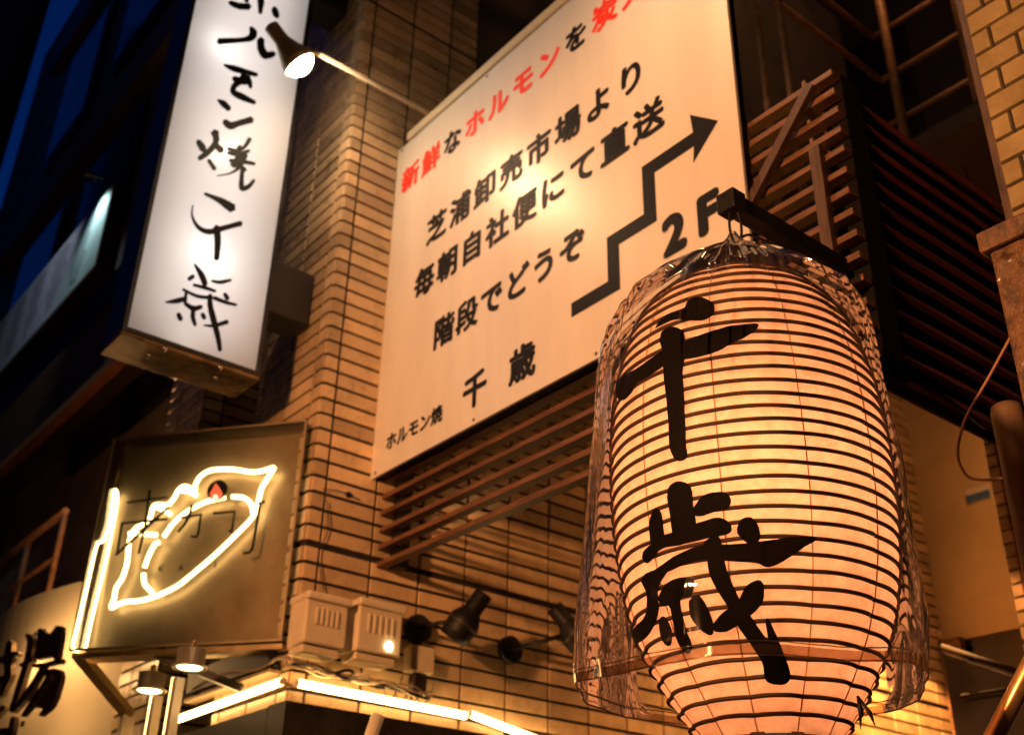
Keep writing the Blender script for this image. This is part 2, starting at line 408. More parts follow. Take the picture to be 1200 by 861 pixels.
fs = thing('fascia_sign', 'long pale shop fascia sign glowing at its right end, far left building', 'sign', (-9.6, 2.2, H+4.9))
mb = MB(); mb.box((-12.2, 2.12, H+5.0), (-8.17, 2.27, H+5.9)); mb.build('sign_case', M_darkmetal, fs)
mfa = mat('fascia_face', (.55, .56, .66), .5, var=.05, scale=3)
mb = MB(); mb.box((-12.15, 2.105, H+5.04), (-8.19, 2.118, H+5.86)); mb.build('sign_face', mfa, fs)
mind = mat('indigo_print', (.36, .36, .44), .5)
for k, x in enumerate((-8.75, -9.35, -9.95, -10.5, -11.1)):   # brush marks, too blurred in the photo to read
    mb = MB(); c0 = Vector((x, 2.1045, H+5.45)); pl = []
    for zz in (.2, .04, -.16): pl.append(stroke_outline([(-.12, zz-.03), (random.uniform(-.02, .05), zz+.02), (random.uniform(.06, .16), zz-.04)], [.02, .045, .02]))
    solid_union(mb, pl, lambda p: c0+Vector((p.x, 0, p.y)), (0, -.002, 0)); mb.build('brush_character', mind, fs)

sk = thing('distant_building', 'stepped dark silhouette of a distant building against the blue sky', 'building', (-20, 4, 0))
for k, (x0, x1, z) in enumerate(((-17.2, -16.25, 13.6), (-18.6, -17.21, 12.6), (-21, -18.61, 11.6))):
    mb = MB(); mb.box((x0, 2.9, 0), (x1, 8, z)); mb.build('wall_block', M_darkwall, sk)
    mb = MB(); mb.box((x0+.02, 2.8, z+.004), (x1-.02, 5, z+.12)); mb.build('parapet', M_darkwall, sk)
c0 = W(8, 60, 'X', -13.0)
mb = MB(); prof = [(.33, -c0.z), (.33, 1.15), (.31, 1.25), (.24, 1.32), (.02, 1.35)]
mb.lathe(prof, c0, n=28); tag(mb.build('round_chimney', mat('brown_pipe_paint', (.09, .05, .035), .6, var=.2, scale=4)), 'round topped dark brown chimney rising against the sky, top left', 'chimney')

# brick pillar and handrail on the left
bp = thing('brick_pillar', 'small reddish brick pillar at the left edge under the awning', 'pillar', (-11.2, 2.5, 0))
mb = MB(); mb.box((-11.6, 2.42, 0), (-10.93, YB-.01, H+4.45)); mb.build('core', M_grout, bp)
mb = MB()
for r_ in range(44):
    z = H+1.4+r_*.07; x = -11.58-(.1 if r_ % 2 else 0)
    while x < -10.92:
        a, b_ = max(x, -11.6), min(x+.21, -10.92)
        if b_-a > .03: mb.box((a+.005, 2.40, z+.005), (b_-.005, 2.418, z+.065))
        x += .22
mb.build('brickwork', M_brick, bp)
hr = thing('handrail', 'thin metal balcony handrail on the left above the curved plaster wall', 'railing', (-7.7, 2, H+1.8))
mb = MB(); mb.tube([(-7.1, 2, H+2.56), (-9.4, 2, H+2.56)], .022); mb.build('top_rail', M_steel, hr)
mb = MB(); mb.tube([(-7.1, 2, H+2.25), (-9.4, 2, H+2.25)], .014); mb.build('lower_rail', M_steel, hr)
for x in (-7.1, -7.8, -8.5, -9.2):
    mb = MB(); mb.tube([(x, 2, H+1.5), (x, 2, H+2.535)], .018); mb.build('post', M_steel, hr)

# curved plaster wall with cut-out characters
mb = MB(); cc = Vector((-6.6, 4.2, 0)); n = 40; rr_ = 2.53
pts = [(cc.x+rr_*math.cos(t), cc.y+rr_*math.sin(t), 0) for t in [R(-145+k*110/n) for k in range(n+1)]]
pts += [(pts[-1][0], 4.0, 0), (pts[0][0], 4.0, 0)]
mb.poly(pts, (0, 0, H+1.75)); cw = mb.build('curved_wall', mat('cream_plaster', (.58, .49, .36), .7, var=.05, scale=3, bump=.04)); tag(cw, 'curved cream plaster wall lit from above, bottom left corner', 'wall')
YL = 1.52
def sx(c, ox, oy): return [((x/ox[0])+ox[1], (y/oy[0])+oy[1]) for x, y in c]
def to_YL(p): return W(p.x, p.y, 'Y', YL)
def letter(name, label, polys, holes=()):
    mb = MB(); k = 4.756
    solid_union(mb, [[(x/k, y/k+680) for x, y in pl] for pl in polys], to_YL, (0, .022, 0))
    o = mb.build(name, mat('blackened_steel', (.13, .085, .05), .8, var=.2, scale=20, spec=.15)); tag(o, label, 'sign letter', 'cut-out characters on the curved wall')
S = lambda pts, ws: stroke_outline(pts, [x*.92 for x in ws], .18)
letter('cut_out_character', 'dark cut-out brush character 場 standing off the curved plaster wall', [
 S([(150, 302), (166, 340), (152, 430), (132, 500), (100, 600), (60, 722)], [28, 40, 36, 36, 34, 26]), S([(112, 472), (175, 440)], [24, 24]),
 S([(222, 272), (216, 340), (200, 430)], [26, 26, 30]), S([(224, 285), (275, 302), (322, 262)], [20, 15, 36]), S([(325, 260), (320, 330), (302, 425)], [36, 36, 38]), S([(212, 362), (270, 354), (312, 346)], [15, 15, 16]), S([(198, 428), (250, 420), (302, 410)], [24, 24, 24]),
 S([(182, 474), (250, 466), (332, 444)], [22, 24, 32]), S([(240, 470), (190, 560), (122, 660), (64, 732)], [26, 30, 32, 18]), S([(284, 500), (235, 590), (172, 680), (120, 754)], [22, 28, 28, 10]),
 S([(222, 525), (290, 502), (322, 525), (302, 610), (270, 690), (220, 750)], [22, 30, 36, 38, 36, 12]), S([(292, 560), (250, 640), (204, 704)], [22, 26, 14])])
letter('cut_out_character', 'dark cut-out character cut off by the left edge, beside 場 on the curved wall', [
 S([(52, 342), (46, 380), (38, 425)], [36, 42, 40]), S([(40, 402), (98, 408)], [24, 24]), S([(-40, 445), (62, 432)], [44, 40]), S([(35, 430), (42, 520), (8, 606)], [40, 46, 34]), S([(-60, 562), (44, 540)], [44, 40]), S([(-60, 650), (14, 622)], [40, 28]),
 S([(70, 762), (56, 830), (36, 890)], [24, 34, 34]), S([(-40, 752), (22, 702)], [42, 28]), S([(-40, 850), (40, 830)], [40, 28])])

# ================================================================== SIGNS
# ---- projecting light-box sign
XS = -3.83
ps = thing('projecting_sign', 'tall white lit lightbox sign with black brush writing, projecting from the wall', 'sign', (XS-.1, 1.43, H+2.1))
Y0, Y1, Z0, Z1 = 1.150, 1.700, H+2.142, H+5.4
mcase = mat('black_sign_case', (.015, .013, .012), .4, var=.3, scale=20)
mb = MB()
mb.box((XS-.20, Y0-.012, Z0-.012), (XS-.012, Y0-.002, Z1)); mb.box((XS-.20, Y1+.002, Z0-.012), (XS-.012, Y1+.014, Z1))
mb.box((XS-.20, Y0-.001, Z1-.03), (XS-.012, Y1+.001, Z1)); mb.box((XS-.20, Y0-.001, Z0-.012), (XS-.19, Y1+.001, Z1-.031))
mb.build('case', mcase, ps)
mb = MB(); mb.box((XS-.188, Y0-.0005, Z0), (XS-.180, Y1+.0005, Z1-.032)); mb.build('reflector', mat('white_reflector', (.8, .8, .8), .6), ps)
for (a, b_) in ((Y0-.014, Y0+.004), (Y1-.004, Y1+.016)):
    mb = MB(); mb.box((XS-.010, a, Z0-.014), (XS+.006, b_, Z1)); mb.build('edge_trim', M_darkmetal, ps)
mb = MB(); mb.box((XS-.010, Y0+.005, Z0-.014), (XS+.006, Y1-.005, Z0+.004)); mb.build('edge_trim', M_darkmetal, ps)
# translucent face
mf = bpy.data.materials.new('opal_acrylic'); mf.use_nodes = True; t = mf.node_tree; t.nodes.clear()
o_ = t.nodes.new('ShaderNodeOutputMaterial'); tl = t.nodes.new('ShaderNodeBsdfTranslucent'); tl.inputs[0].default_value = (.80, .78, .78, 1)
df = t.nodes.new('ShaderNodeBsdfDiffuse'); df.inputs[0].default_value = (.75, .73, .70, 1); mx = t.nodes.new('ShaderNodeMixShader'); mx.inputs[0].default_value = .45
gl = t.nodes.new('ShaderNodeBsdfGlossy'); gl.inputs['Roughness'].default_value = .15; m2 = t.nodes.new('ShaderNodeMixShader'); m2.inputs[0].default_value = .03
t.links.new(tl.outputs[0], mx.inputs[1]); t.links.new(df.outputs[0], mx.inputs[2]); t.links.new(mx.outputs[0], m2.inputs[1]); t.links.new(gl.outputs[0], m2.inputs[2]); t.links.new(m2.outputs[0], o_.inputs[0])
mb = MB(); mb.quad((XS, Y0, Z0), (XS, Y1, Z0), (XS, Y1, Z1), (XS, Y0, Z1)); mb.build('face_panel', mf, ps)
def light(name, kind, loc, power, col, parent=None, **kw):
    l = bpy.data.lights.new(name, kind); l.energy = power; l.color = col
    for k, v in kw.items(): setattr(l, k, v)
    o = bpy.data.objects.new(name, l); COL.objects.link(o)
    if parent: o.parent = parent; o.location = Vector(loc)-ORG[parent]
    else: o.location = loc
    return o
for (px, py, pw) in ((262, 55, 2.0), (247, 300, 2.6), (215, 400, .5), (270, 180, .5), (285, -60, 2.0), (300, -200, 2.0)):
    p = W(px, py, 'X', XS); light('tube_glow', 'POINT', p+Vector((-.085, 0, 0)), pw*.27, (1, .93, .86), ps, shadow_soft_size=.03)
l = light('tube_glow', 'AREA', (XS-.16, (Y0+Y1)/2, (Z0+Z1)/2), 7.0, (1, .93, .88), ps, shape='RECTANGLE', size=Z1-Z0-.1, size_y=.40)
l.rotation_euler = (0, R(-90), 0)
# brush writing: px in two zoomed crops of the photograph
def cropA(pts): return [(x/4.307+220, y/4.307) for x, y in pts]
def cropB(pts): return [(x/2.87+170, y/2.87+140) for x, y in pts]
def cropC(pts): return [(x/3.97+170, y/3.97+223) for x, y in pts]
def to_XS(p): return W(p.x, p.y, 'X', XS+.002)
chars = [
 ('A', [([(212, 14), (255, 32), (310, 36)], [16, 22, 24]), ([(352, -40), (368, 0), (366, 68)], [24, 24, 14]), ([(435, 42), (442, 65), (452, 88)], [18, 24, 16]), ([(300, -60), (290, -20), (300, 10)], [24, 20, 14])]),
 ('A', [([(318, 142), (330, 168), (318, 192), (270, 204), (155, 210)], [14, 28, 26, 16, 22]), ([(368, 200), (370, 245), (392, 280), (435, 274)], [26, 26, 28, 20])]),
 ('A', [([(184, 330), (240, 350), (348, 380)], [8, 22, 14]), ([(232, 398), (268, 405), (308, 378)], [20, 20, 12]), ([(278, 372), (288, 400), (262, 412), (232, 440), (232, 468), (272, 490), (338, 520)], [16, 40, 26, 20, 20, 24, 14]), ([(300, 385), (312, 420), (318, 445)], [16, 18, 10])]),
 ('A', [([(152, 506), (180, 525), (208, 552)], [8, 22, 18]), ([(185, 614), (215, 636), (262, 622), (322, 605)], [20, 26, 22, 24])]),
 ('B', [([(178, 74), (192, 95), (198, 106)], [12, 16, 12]), ([(234, 42), (238, 75), (215, 108), (182, 132)], [18, 14, 14, 12]), ([(232, 82), (258, 106)], [12, 16]), ([(214, 138), (234, 168)], [10, 10])]),
 ('D', [([(352, 66), (335, 92), (310, 105), (278, 98)], [14, 12, 12, 10]), ([(278, 112), (310, 118), (350, 106)], [10, 12, 10]), ([(318, 92), (312, 130), (298, 158)], [16, 18, 16]), ([(284, 138), (325, 142), (368, 150)], [10, 14, 10]), ([(340, 120), (318, 160), (285, 182), (242, 190)], [12, 12, 6, 3]), ([(328, 160), (324, 205), (326, 232), (348, 226), (366, 205)], [12, 14, 16, 14, 10]), ([(290, 150), (322, 160), (338, 172)], [12, 12, 10])]),
 ('B', [([(200, 250), (250, 272), (294, 300)], [6, 14, 22]), ([(160, 290), (158, 325), (178, 362), (215, 378), (270, 364), (322, 350)], [3, 5, 9, 13, 12, 13]), ([(240, 362), (244, 410), (240, 470)], [16, 15, 13])]),
 ('C', [([(230, 345), (262, 395), (280, 440)], [9, 26, 24]), ([(203, 414), (224, 400)], [20, 20]), ([(225, 440), (285, 456), (326, 470)], [13, 17, 14]), ([(310, 422), (350, 428), (398, 418)], [10, 17, 13]),
        ([(370, 482), (384, 506)], [18, 20]), ([(320, 500), (370, 520), (424, 534)], [18, 17, 12]), ([(176, 462), (240, 492), (302, 500)], [12, 15, 17]), ([(95, 521), (140, 516), (186, 506)], [7, 22, 24]), ([(190, 478), (186, 532)], [13, 14]),
        ([(190, 530), (225, 550), (262, 542)], [17, 24, 19]), ([(224, 552), (222, 590), (233, 628)], [20, 20, 15]), ([(154, 576), (166, 602)], [22, 20]), ([(266, 575), (276, 596)], [19, 19]),
        ([(302, 488), (303, 540), (320, 610), (340, 690), (348, 744)], [22, 25, 26, 23, 19]), ([(272, 628), (320, 630), (382, 612)], [6, 16, 21])]),
]
for kind, ss in chars:
    f = {'A': cropA, 'B': cropB, 'C': cropC, 'D': cropB}[kind]
    k = {'A': 4.307, 'B': 2.87, 'C': 3.97*1.4, 'D': 2.87*1.3}[kind]
    mb = MB(); solid_union(mb, [stroke_outline(f(p), [x/k*1.45 for x in ws], .10) for p, ws in ss], to_XS, (.002, 0, 0))
    mb.build('brush_character', M_ink, ps)
# drip tray / underside, bolts, wall bracket
mb = MB(); mb.box((XS-.212, Y0-.016, Z0-.034), (XS+.004, Y1+.018, Z0-.0145), .004); mb.build('underside_tray', M_rust, ps)
for (px, py) in ((173, 416), (193, 409), (252, 442), (258, 431)):
    p = W(px, py, 'Z', Z0-.034); mb = MB(); mb.lathe([(.0001, -.014), (.006, -.012), (.009, -.004), (.011, .002)], p, n=12); mb.build('bolt', mat('zinc', (.6, .6, .58), .25, metal=1), ps)
mb = MB(); mb.box((-4.02, Y1+.016, H+2.46), (-3.86, YF-.003, H+2.72), .006); mb.build('wall_bracket', mat('bracket_paint', (.02, .014, .01), .5, var=.2, scale=10), ps)
mb = MB(); mb.box((-4.02, Y1+.016, H+4.3), (-3.86, YF-.003, H+4.56), .006); mb.build('wall_bracket', M_darkmetal, ps)

# ---- neon shop sign
C = Vector((-3.75, 1.87, 0)); U = Vector((-.797, -.603, 0)); N = Vector((-.603, .797, 0)); ZU = Vector((0, 0, 1))
def NP(u, z, d): return C+U*u+N*d+ZU*z
ns = thing('neon_sign', 'square acrylic case with a glowing neon leaf outline and black thin letters', 'neon sign', NP(.4, H+1.06, .05))
zb, zt, u0, u1, dd = H+1.058, H+1.940, -.043, .825, .092
mb = MB(); mb.obox(NP((u0+u1)/2, (zb+zt)/2, dd+.012), U, N, ZU, ((u1-u0)/2, .011, (zt-zb)/2)); mb.build('back_panel', M_brass, ns)
mb = MB(); mb.obox(NP((u0+u1)/2, (zb+zt)/2, -.003), U, N, ZU, ((u1-u0)/2, .0025, (zt-zb)/2)); mb.build('front_acrylic', M_acrylic, ns)
M_side = film('clear_acrylic_edge', (.90, .84, .72), .12, 1.8, .03)
for uu in (u0+.003, u1-.003):
    mb = MB(); mb.obox(NP(uu, (zb+zt)/2, dd/2), U, N, ZU, (.0025, dd/2-.003, (zt-zb)/2-.004)); mb.build('side_acrylic', M_side, ns)
for zz in (zb+.003, zt-.003):
    mb = MB(); mb.obox(NP((u0+u1)/2, zz, dd/2), U, N, ZU, ((u1-u0)/2-.007, dd/2-.003, .0025)); mb.build('edge_acrylic', M_side, ns)
mb = MB()
for uu in (u0, u1):
    mb.obox(NP(uu, (zb+zt)/2, -.006), U, N, ZU, (.004, .004, (zt-zb)/2+.004))
for zz in (zb, zt):
    mb.obox(NP((u0+u1)/2, zz, -.006), U, N, ZU, ((u1-u0)/2-.005, .004, .004))
mb.build('frame', M_brass, ns)
PN = NP(0, 0, .055)
def cropN(p): return Wp(p[0]/2.97+80, p[1]/2.97+490, PN, N)
leaf = [(718, 170), (650, 187), (575, 178), (500, 180), (462, 200), (442, 232), (440, 250), (408, 236), (385, 248), (368, 278), (345, 300), (300, 302), (285, 345), (262, 368), (232, 385), (212, 430), (205, 500), (188, 555), (166, 590), (160, 625), (150, 658), (190, 640), (260, 632), (320, 612), (380, 582), (440, 535), (510, 475), (580, 408), (640, 345), (660, 295), (672, 245), (690, 215), (718, 170)]
tubes_ = [leaf, [(292, 605), (266, 575), (262, 540)], [(266, 518), (280, 478), (300, 440), (316, 430)], [(332, 412), (370, 360), (420, 320), (480, 290), (535, 276)], [(570, 272), (610, 276), (636, 298), (644, 330)],
          [(212, 400), (260, 402), (308, 405)], [(300, 305), (330, 318), (356, 334)], [(385, 250), (420, 255), (446, 268)], [(500, 285), (520, 280), (545, 274)]]
for i, tb in enumerate(tubes_):
    pts = crom([cropN(p) for p in tb], 4)
    mb = MB(); mb.tube(pts, .0092, 10); mb.build('neon_tube', M_neon, ns)
PS = NP(.812, 0, 0)
mb = MB(); mb.tube(crom([Wp(x/2.97+80, y/2.97+490, PS, U) for x, y in ((60, 800), (80, 705), (125, 520), (150, 400), (166, 320), (170, 262), (160, 250), (152, 300), (142, 370), (122, 425), (98, 445), (62, 600), (24, 755), (16, 790), (26, 808), (40, 806))], 5), .0060, 10); mb.build('neon_tube', M_neon, ns)  # added glowing loop standing in for the leaf's reflection in the side acrylic
PN2 = NP(0, 0, .030)
def cropN2(p): return Wp(p[0]/2.97+80, p[1]/2.97+490, PN2, N)
for ch in ([[(205, 293), (345, 275)], [(283, 250), (268, 370), (245, 470)], [(185, 365), (345, 350)], [(350, 308), (260, 390), (165, 475)], [(187, 365), (170, 473)]],
           [[(432, 300), (420, 340), (405, 368), (382, 395)], [(392, 345), (462, 334), (452, 400), (446, 412), (428, 410)]],
           [[(505, 330), (580, 324), (568, 398), (560, 392)]], [[(662, 296), (682, 290), (668, 296), (640, 455), (630, 466), (610, 468)]]):
    mb = MB()
    for s_ in ch: mb.tube([cropN2(p) for p in s_], .0058, 8)
    mb.build('thin_letter', M_black, ns)
mb = MB()
for chx, px in (('k', (338, 521)), ('a', (408, 518)), ('r', (476, 512)), ('i', (533, 506))):
    glyph(mb, chx.upper(), Wp(px[0]/2.97+80, px[1]/2.97+490, NP(0, 0, dd), N)-N*.002+U*.013, -U, ZU, .034, .034, .02, -N*.001)
mb.build('small_lettering', M_ink, ns)
cd = Wp(517/2.97+80, 248/2.97+490, PN2, N)
mb = MB(); mb.lathe([(.0001, 0), (.042, 0), (.043, .003), (.043, .010), (.0001, .010)], cd, axis=N, n=36); bd = mb.build('flame_badge', M_black, ns)
fl = [(515, 226), (528, 242), (538, 262), (534, 282), (516, 290), (498, 282), (494, 264), (504, 246)]
fo = crom(fl+[fl[0]], 4)[:-1] if False else [cropN2(p)-N*.003 for p in fl]
mb = MB(); mb.poly(fo, -N*.002); mb.build('flame', emit('red_flame', (1, .06, .02), 1.0), bd)
mb = MB(); mb.poly([Wp(x/2.97+80, y/2.97+490, PN2, N)-N*.006 for x, y in ((516, 266), (524, 278), (518, 288), (506, 286), (506, 274))], -N*.002); mb.build('flame_core', emit('pale_flame', (1, .75, .5), 2.0), bd)
# brackets beneath
mb = MB()
p0 = NP(u1-.02, zb-.012, .03); p1 = W(150, 836, 'Y', 1.75); mb.beam(p0, p1, .05, .03); mb.build('bracket', M_brightpipe, ns)
mb = MB(); mb.beam(p1+Vector((0, 0, .012)), p1-Vector((0, 0, .8)), .04, .05, upv=(0, 1, 0)); mb.build('bracket', M_brass, ns)
mb = MB(); mb.beam(NP(.5, zb-.012, .06), (-4.0, 1.9, H+.93), .04, .03); mb.build('bracket', M_darkmetal, ns)
mb = MB(); mb.beam(NP(0.02, zb-.012, .05), W(322, 782, 'Y', 1.90), .02, .03); mb.build('bracket', M_black, ns)
mb = MB(); mb.obox(NP((u0+u1)/2, zb-.018, dd/2+.01), U, N, ZU, ((u1-u0)/2, dd/2, .009)); mb.build('base_rail', M_lampmetal, ns)

# ---- big signboard
YS = 2.2
bs = thing('signboard', 'big white billboard with red and black Japanese lettering and a stepped arrow', 'sign', (-2.68, YS, H+1.76))
mb = MB(); mb.box((-3.70, YS, H+1.766), (-1.682, YS+.012, H+3.463), .001); mb.build('panel', M_white, bs)
mb = MB(); mb.box((-3.69, YS+.013, H+1.775), (-1.692, YS+.05, H+3.455)); mb.build('back_frame', M_black, bs)
mb = MB(); mb.box((-3.64, YS+.002, H+3.49), (-1.60, YS+.055, H+3.545), .012); mb.build('mounting_rail', M_cream, bs)
def line(s, xs, z, sz, mt, bold=.040, name='lettering'):
    for ch, x in zip(s, xs):
        mb = MB(); glyph(mb, ch, (x, YS-.0005, H+z), (1, 0, 0), (0, 0, 1), sz, sz, bold, (0, -.0015, 0)); mb.build('printed_character', mt, bs)
r1 = [-3.565+.1635*k for k in range(12)]
def row1(t): return [r1[i] for i in t]
line('新鮮', row1((0, 1)), 3.235, .145, M_red); line('な', row1((2,)), 3.235, .14, M_ink)
line('ホルモン', row1((3, 4, 5, 6)), 3.235, .145, M_red, .042); line('を', row1((7,)), 3.235, .14, M_ink); line('炭火', row1((8, 9)), 3.235, .145, M_red); line('で', row1((10,)), 3.235, .14, M_ink)
line('芝浦卸売市場より', [-3.322+.1700*k for k in range(8)], 2.822, .150, M_ink)
line('毎朝自社便にて直送', [-3.39+.1665*k for k in range(9)], 2.58, .150, M_ink)
line('階段でどうぞ', [-3.224+.1545*k for k in range(6)], 2.264, .145, M_ink)
line('2F', [-1.972, -1.826], 2.07, .19, M_ink, .06)
line('千歳', [-3.0, -2.722], 1.91, .150, M_ink)
line('ホルモン焼', [-3.556+.079*k for k in range(5)], 1.893, .078, M_ink, .038)
aw = .056
path = [(-2.458, 2.003), (-2.247, 2.003), (-2.247, 2.178), (-2.070, 2.178), (-2.070, 2.372), (-1.865, 2.372)]
def off(pth, w_):
    h = w_/2; L = []; Rr = []
    for i, (x, z) in enumerate(pth):
        if i in (0, len(pth)-1): L.append((x, z+h)); Rr.append((x, z-h))
        else:
            s = -1 if i % 2 else 1
            L.append((x-h, z+h)); Rr.append((x+h, z-h))
    return L, Rr
L_, R_ = off(path, aw)
outl = L_+[(-1.872, 2.478), (-1.760, 2.380), (-1.872, 2.282)]+R_[::-1]
mb = MB(); mb.poly([(x, YS-.0005, H+z) for x, z in outl], (0, -.0015, 0)); mb.build('arrow', M_ink, bs)

for x in (-3.66, -3.0, -2.34, -1.72):
    for z in (1.785, 3.445):
        mb = MB(); mb.lathe([(.0001, .003), (.005, .0025), (.007, .0005)], (x, YS, H+z), axis=(0, -1, 0), n=12); mb.build('screw', M_darkmetal, bs)
# ---- arm lamps over the signboard
def arm_lamp(X, label, PW):
    P1 = W(350, 76, 'X', -3.47); P1.x = X
    a = Vector((.10, .70, -.70)).normalized(); L = .20
    al = thing('arm_lamp', label, 'lamp', (X, YS, H+3.55), 'arm lamps lighting the signboard')
    mb = MB(); mb.tube([(X, YS+.01, H+3.552), (X, 1.62, H+3.556)], .0115, 12); mb.build('arm', M_cream, al)
    P0 = P1-a*L
    mb = MB(); mb.lathe([(.018, -.012), (.031, -.006), (.033, .0), (.033, .07), (.036, .08), (.050, .12), (.068, .17), (.076, .205), (.073, .205), (.064, .17), (.046, .12), (.02, .10)], P0, axis=a, n=36); sh = mb.build('shade', M_lampmetal, al)
    mb = MB(); mb.beam(Vector((X, 1.63, H+3.556)), P0+a*.05, .016, .010); mb.build('swivel', M_lampmetal, al)
    mb = MB(); mb.lathe([(.0001, .046), (.030, .042), (.052, .028), (.068, .004), (.06, -.03)], P1, axis=a, n=32); mb.build('bulb', M_bulb, al)
    l = light('lamp_beam', 'SPOT', P1+a*.052, PW*2.6, (1, .45, .18), al, spot_size=R(125), spot_blend=.9, shadow_soft_size=.05)
    l.rotation_euler = a.to_track_quat('-Z', 'Y').to_euler()
    return al
arm_lamp(-3.465, 'bronze spotlight on a thin white arm over the signboard beside the projecting sign', 4.2)
arm_lamp(-1.85, 'second bronze spotlight assumed above the right end of the signboard, out of frame', 3.4)  # assumed lamp out of view, lights the board's right end and the slats

# ---- louvred timber screen
sc = thing('louvre_screen', 'dark timber louvred screen with brace behind and beside the white signboard', 'screen', (-2.5, 2.3, H+1.4))
NZ = 14; zp = .0712
for k in range(NZ):
    z = H+1.418+k*zp
    mb = MB(); mb.beam((-3.686, YS+.075+random.uniform(-.002, .002), z+random.uniform(-.002, .002)), (-1.372+random.uniform(-.004, .002), YS+.075, z+random.uniform(-.002, .002)), .040, .0195+random.uniform(0, .002), bev=.0015); mb.build('slat', M_wood, sc)
for k in range(NZ):
    z = H+1.404+k*zp
    mb = MB(); mb.obox((-1.405, 3.372, z), (0, 1, 0), Vector((.55, 0, -.83)), Vector((.83, 0, .55)), (.98, .0445, .008)); mb.build('side_slat', M_redwood, sc)
mb = MB(); mb.box((-1.455, YS+.10, H+1.38), (-1.445, 4.25, H+2.37)); mb.build('backing_board', mat('black_red_board', (.05, .012, .009), .8), sc)
for (x, wd) in ((-2.17, .06),):
    mb = MB(); mb.box((x-wd/2, YS+.098, H+1.36), (x+wd/2, YS+.15, H+2.36)); mb.build('post', M_black, sc)
mb = MB(); mb.box((-3.66, YS+.098, H+1.40), (-3.60, YS+.15, H+2.36)); mb.build('post', M_black, sc)
mb = MB(); mb.box((-1.470, YS+.028, H+1.42), (-1.434, YS+.053, H+2.10), .003); mb.build('corner_board', M_woodv, sc)
p0 = W(951, 100, 'Y', YS+.03); p1 = W(880, 238, 'Y', YS+.03)
mb = MB(); mb.beam(p0, p1, .024, .045, upv=(0, 1, 0), bev=.002) if False else mb.beam(p0, p1, .032, .026, upv=(0, -1, 0), bev=.002); mb.build('brace', M_woodv, sc)
mb = MB(); mb.box((-1.425, YS+.099, H+1.36), (-1.3735, YS+.186, H+2.36)); mb.build('corner_post', mat('black_stained_post', (.006, .005, .0045), .9, spec=.1), sc)
mb = MB(); mb.beam((-1.55, YS+.18, H+1.75), (-1.55, YS+.18, H+2.50), .012, .012, upv=(0, 1, 0)); mb.build('tall_stake', M_wood, sc)

# ================================================================== LANTERN
AX, AY = -1.395, 1.742
lt = thing('paper_lantern', 'large lit orange paper lantern with black brush writing, hanging at right', 'lantern', (AX, AY, H+.38))
PR = [(.375, .120), (.40, .140), (.44, .168), (.485, .197), (.55, .232), (.62, .256), (.70, .272), (.80, .283), (.90, .2865), (1.0, .285), (1.08, .279), (1.15, .267), (1.22, .249), (1.28, .226), (1.32, .200), (1.35, .170), (1.372, .130), (1.385, .112)]
def Rz(z):
    if z <= PR[0][0]: return PR[0][1]
    for (a, ra), (b, rb) in zip(PR, PR[1:]):
        if z <= b: return ra+(rb-ra)*(z-a)/(b-a)
    return PR[-1][1]
def Rs(z):  # smoothed
    return sum(Rz(z+d)*w_ for d, w_ in ((-.024, .15), (-.012, .2), (0, .3), (.012, .2), (.024, .15)))
def seam(th, z):
    """the paper is drawn in a little at its eleven seam threads, more towards the foot"""
    f = abs(math.sin((th-R(-62))*5.5)); k = .0012+.0065*max(0, min(1, (.80-z)/.4))+.003*max(0, min(1, (z-1.2)/.15))
    return -k*(1-f)**1.6
NH = 36; ZA, ZB = .385, 1.375
hz = [ZA+(ZB-ZA)*k/(NH-1) for k in range(NH)]
mb = MB(); prof = []
for k in range((NH-1)*5+1):
    z = ZA+(ZB-ZA)*k/((NH-1)*5); fr = (k % 5)/5
    prof.append((Rs(z)-.0034*math.sin(math.pi*fr), z))
nseg = 176
rings = []
for r_, z in prof:
    ring = []
    for k in range(nseg):
        th = 2*math.pi*k/nseg
        rr2 = r_+seam(th, z)+.0022*noise.noise(Vector((math.cos(th)*5, math.sin(th)*5, z*16)))
        ring.append(mb.b.verts.new((AX+rr2*math.cos(th), AY+rr2*math.sin(th), H+z)))
    rings.append(ring)
for a, b_ in zip(rings, rings[1:]):
    for k in range(nseg):
        f = mb.b.faces.new((a[k], a[(k+1) % nseg], b_[(k+1) % nseg], b_[k])); f.smooth = True
mp_ = bpy.data.materials.new('lantern_paper'); mp_.use_nodes = True; t = mp_.node_tree; t.nodes.clear()
o_ = t.nodes.new('ShaderNodeOutputMaterial'); tl = t.nodes.new('ShaderNodeBsdfTranslucent'); df = t.nodes.new('ShaderNodeBsdfDiffuse')
tc = t.nodes.new('ShaderNodeTexCoord'); nz = t.nodes.new('ShaderNodeTexNoise'); nz.inputs['Scale'].default_value = 26; nz.inputs['Detail'].default_value = 8; nz.inputs['Roughness'].default_value = .7
rp = t.nodes.new('ShaderNodeValToRGB'); rp.color_ramp.elements[0].color = (.64, .53, .40, 1); rp.color_ramp.elements[1].color = (.88, .82, .72, 1); rp.color_ramp.elements[0].position = .3; rp.color_ramp.elements[1].position = .7
t.links.new(tc.outputs['Object'], nz.inputs['Vector']); t.links.new(nz.outputs[0], rp.inputs[0]); t.links.new(rp.outputs[0], tl.inputs[0]); t.links.new(rp.outputs[0], df.inputs[0])
mx = t.nodes.new('ShaderNodeMixShader'); mx.inputs[0].default_value = .35; t.links.new(tl.outputs[0], mx.inputs[1]); t.links.new(df.outputs[0], mx.inputs[2]); t.links.new(mx.outputs[0], o_.inputs[0])
mb.build('paper_body', mp_, lt)
M_hoop = mat('bamboo_hoop', (.05, .020, .008), .7)
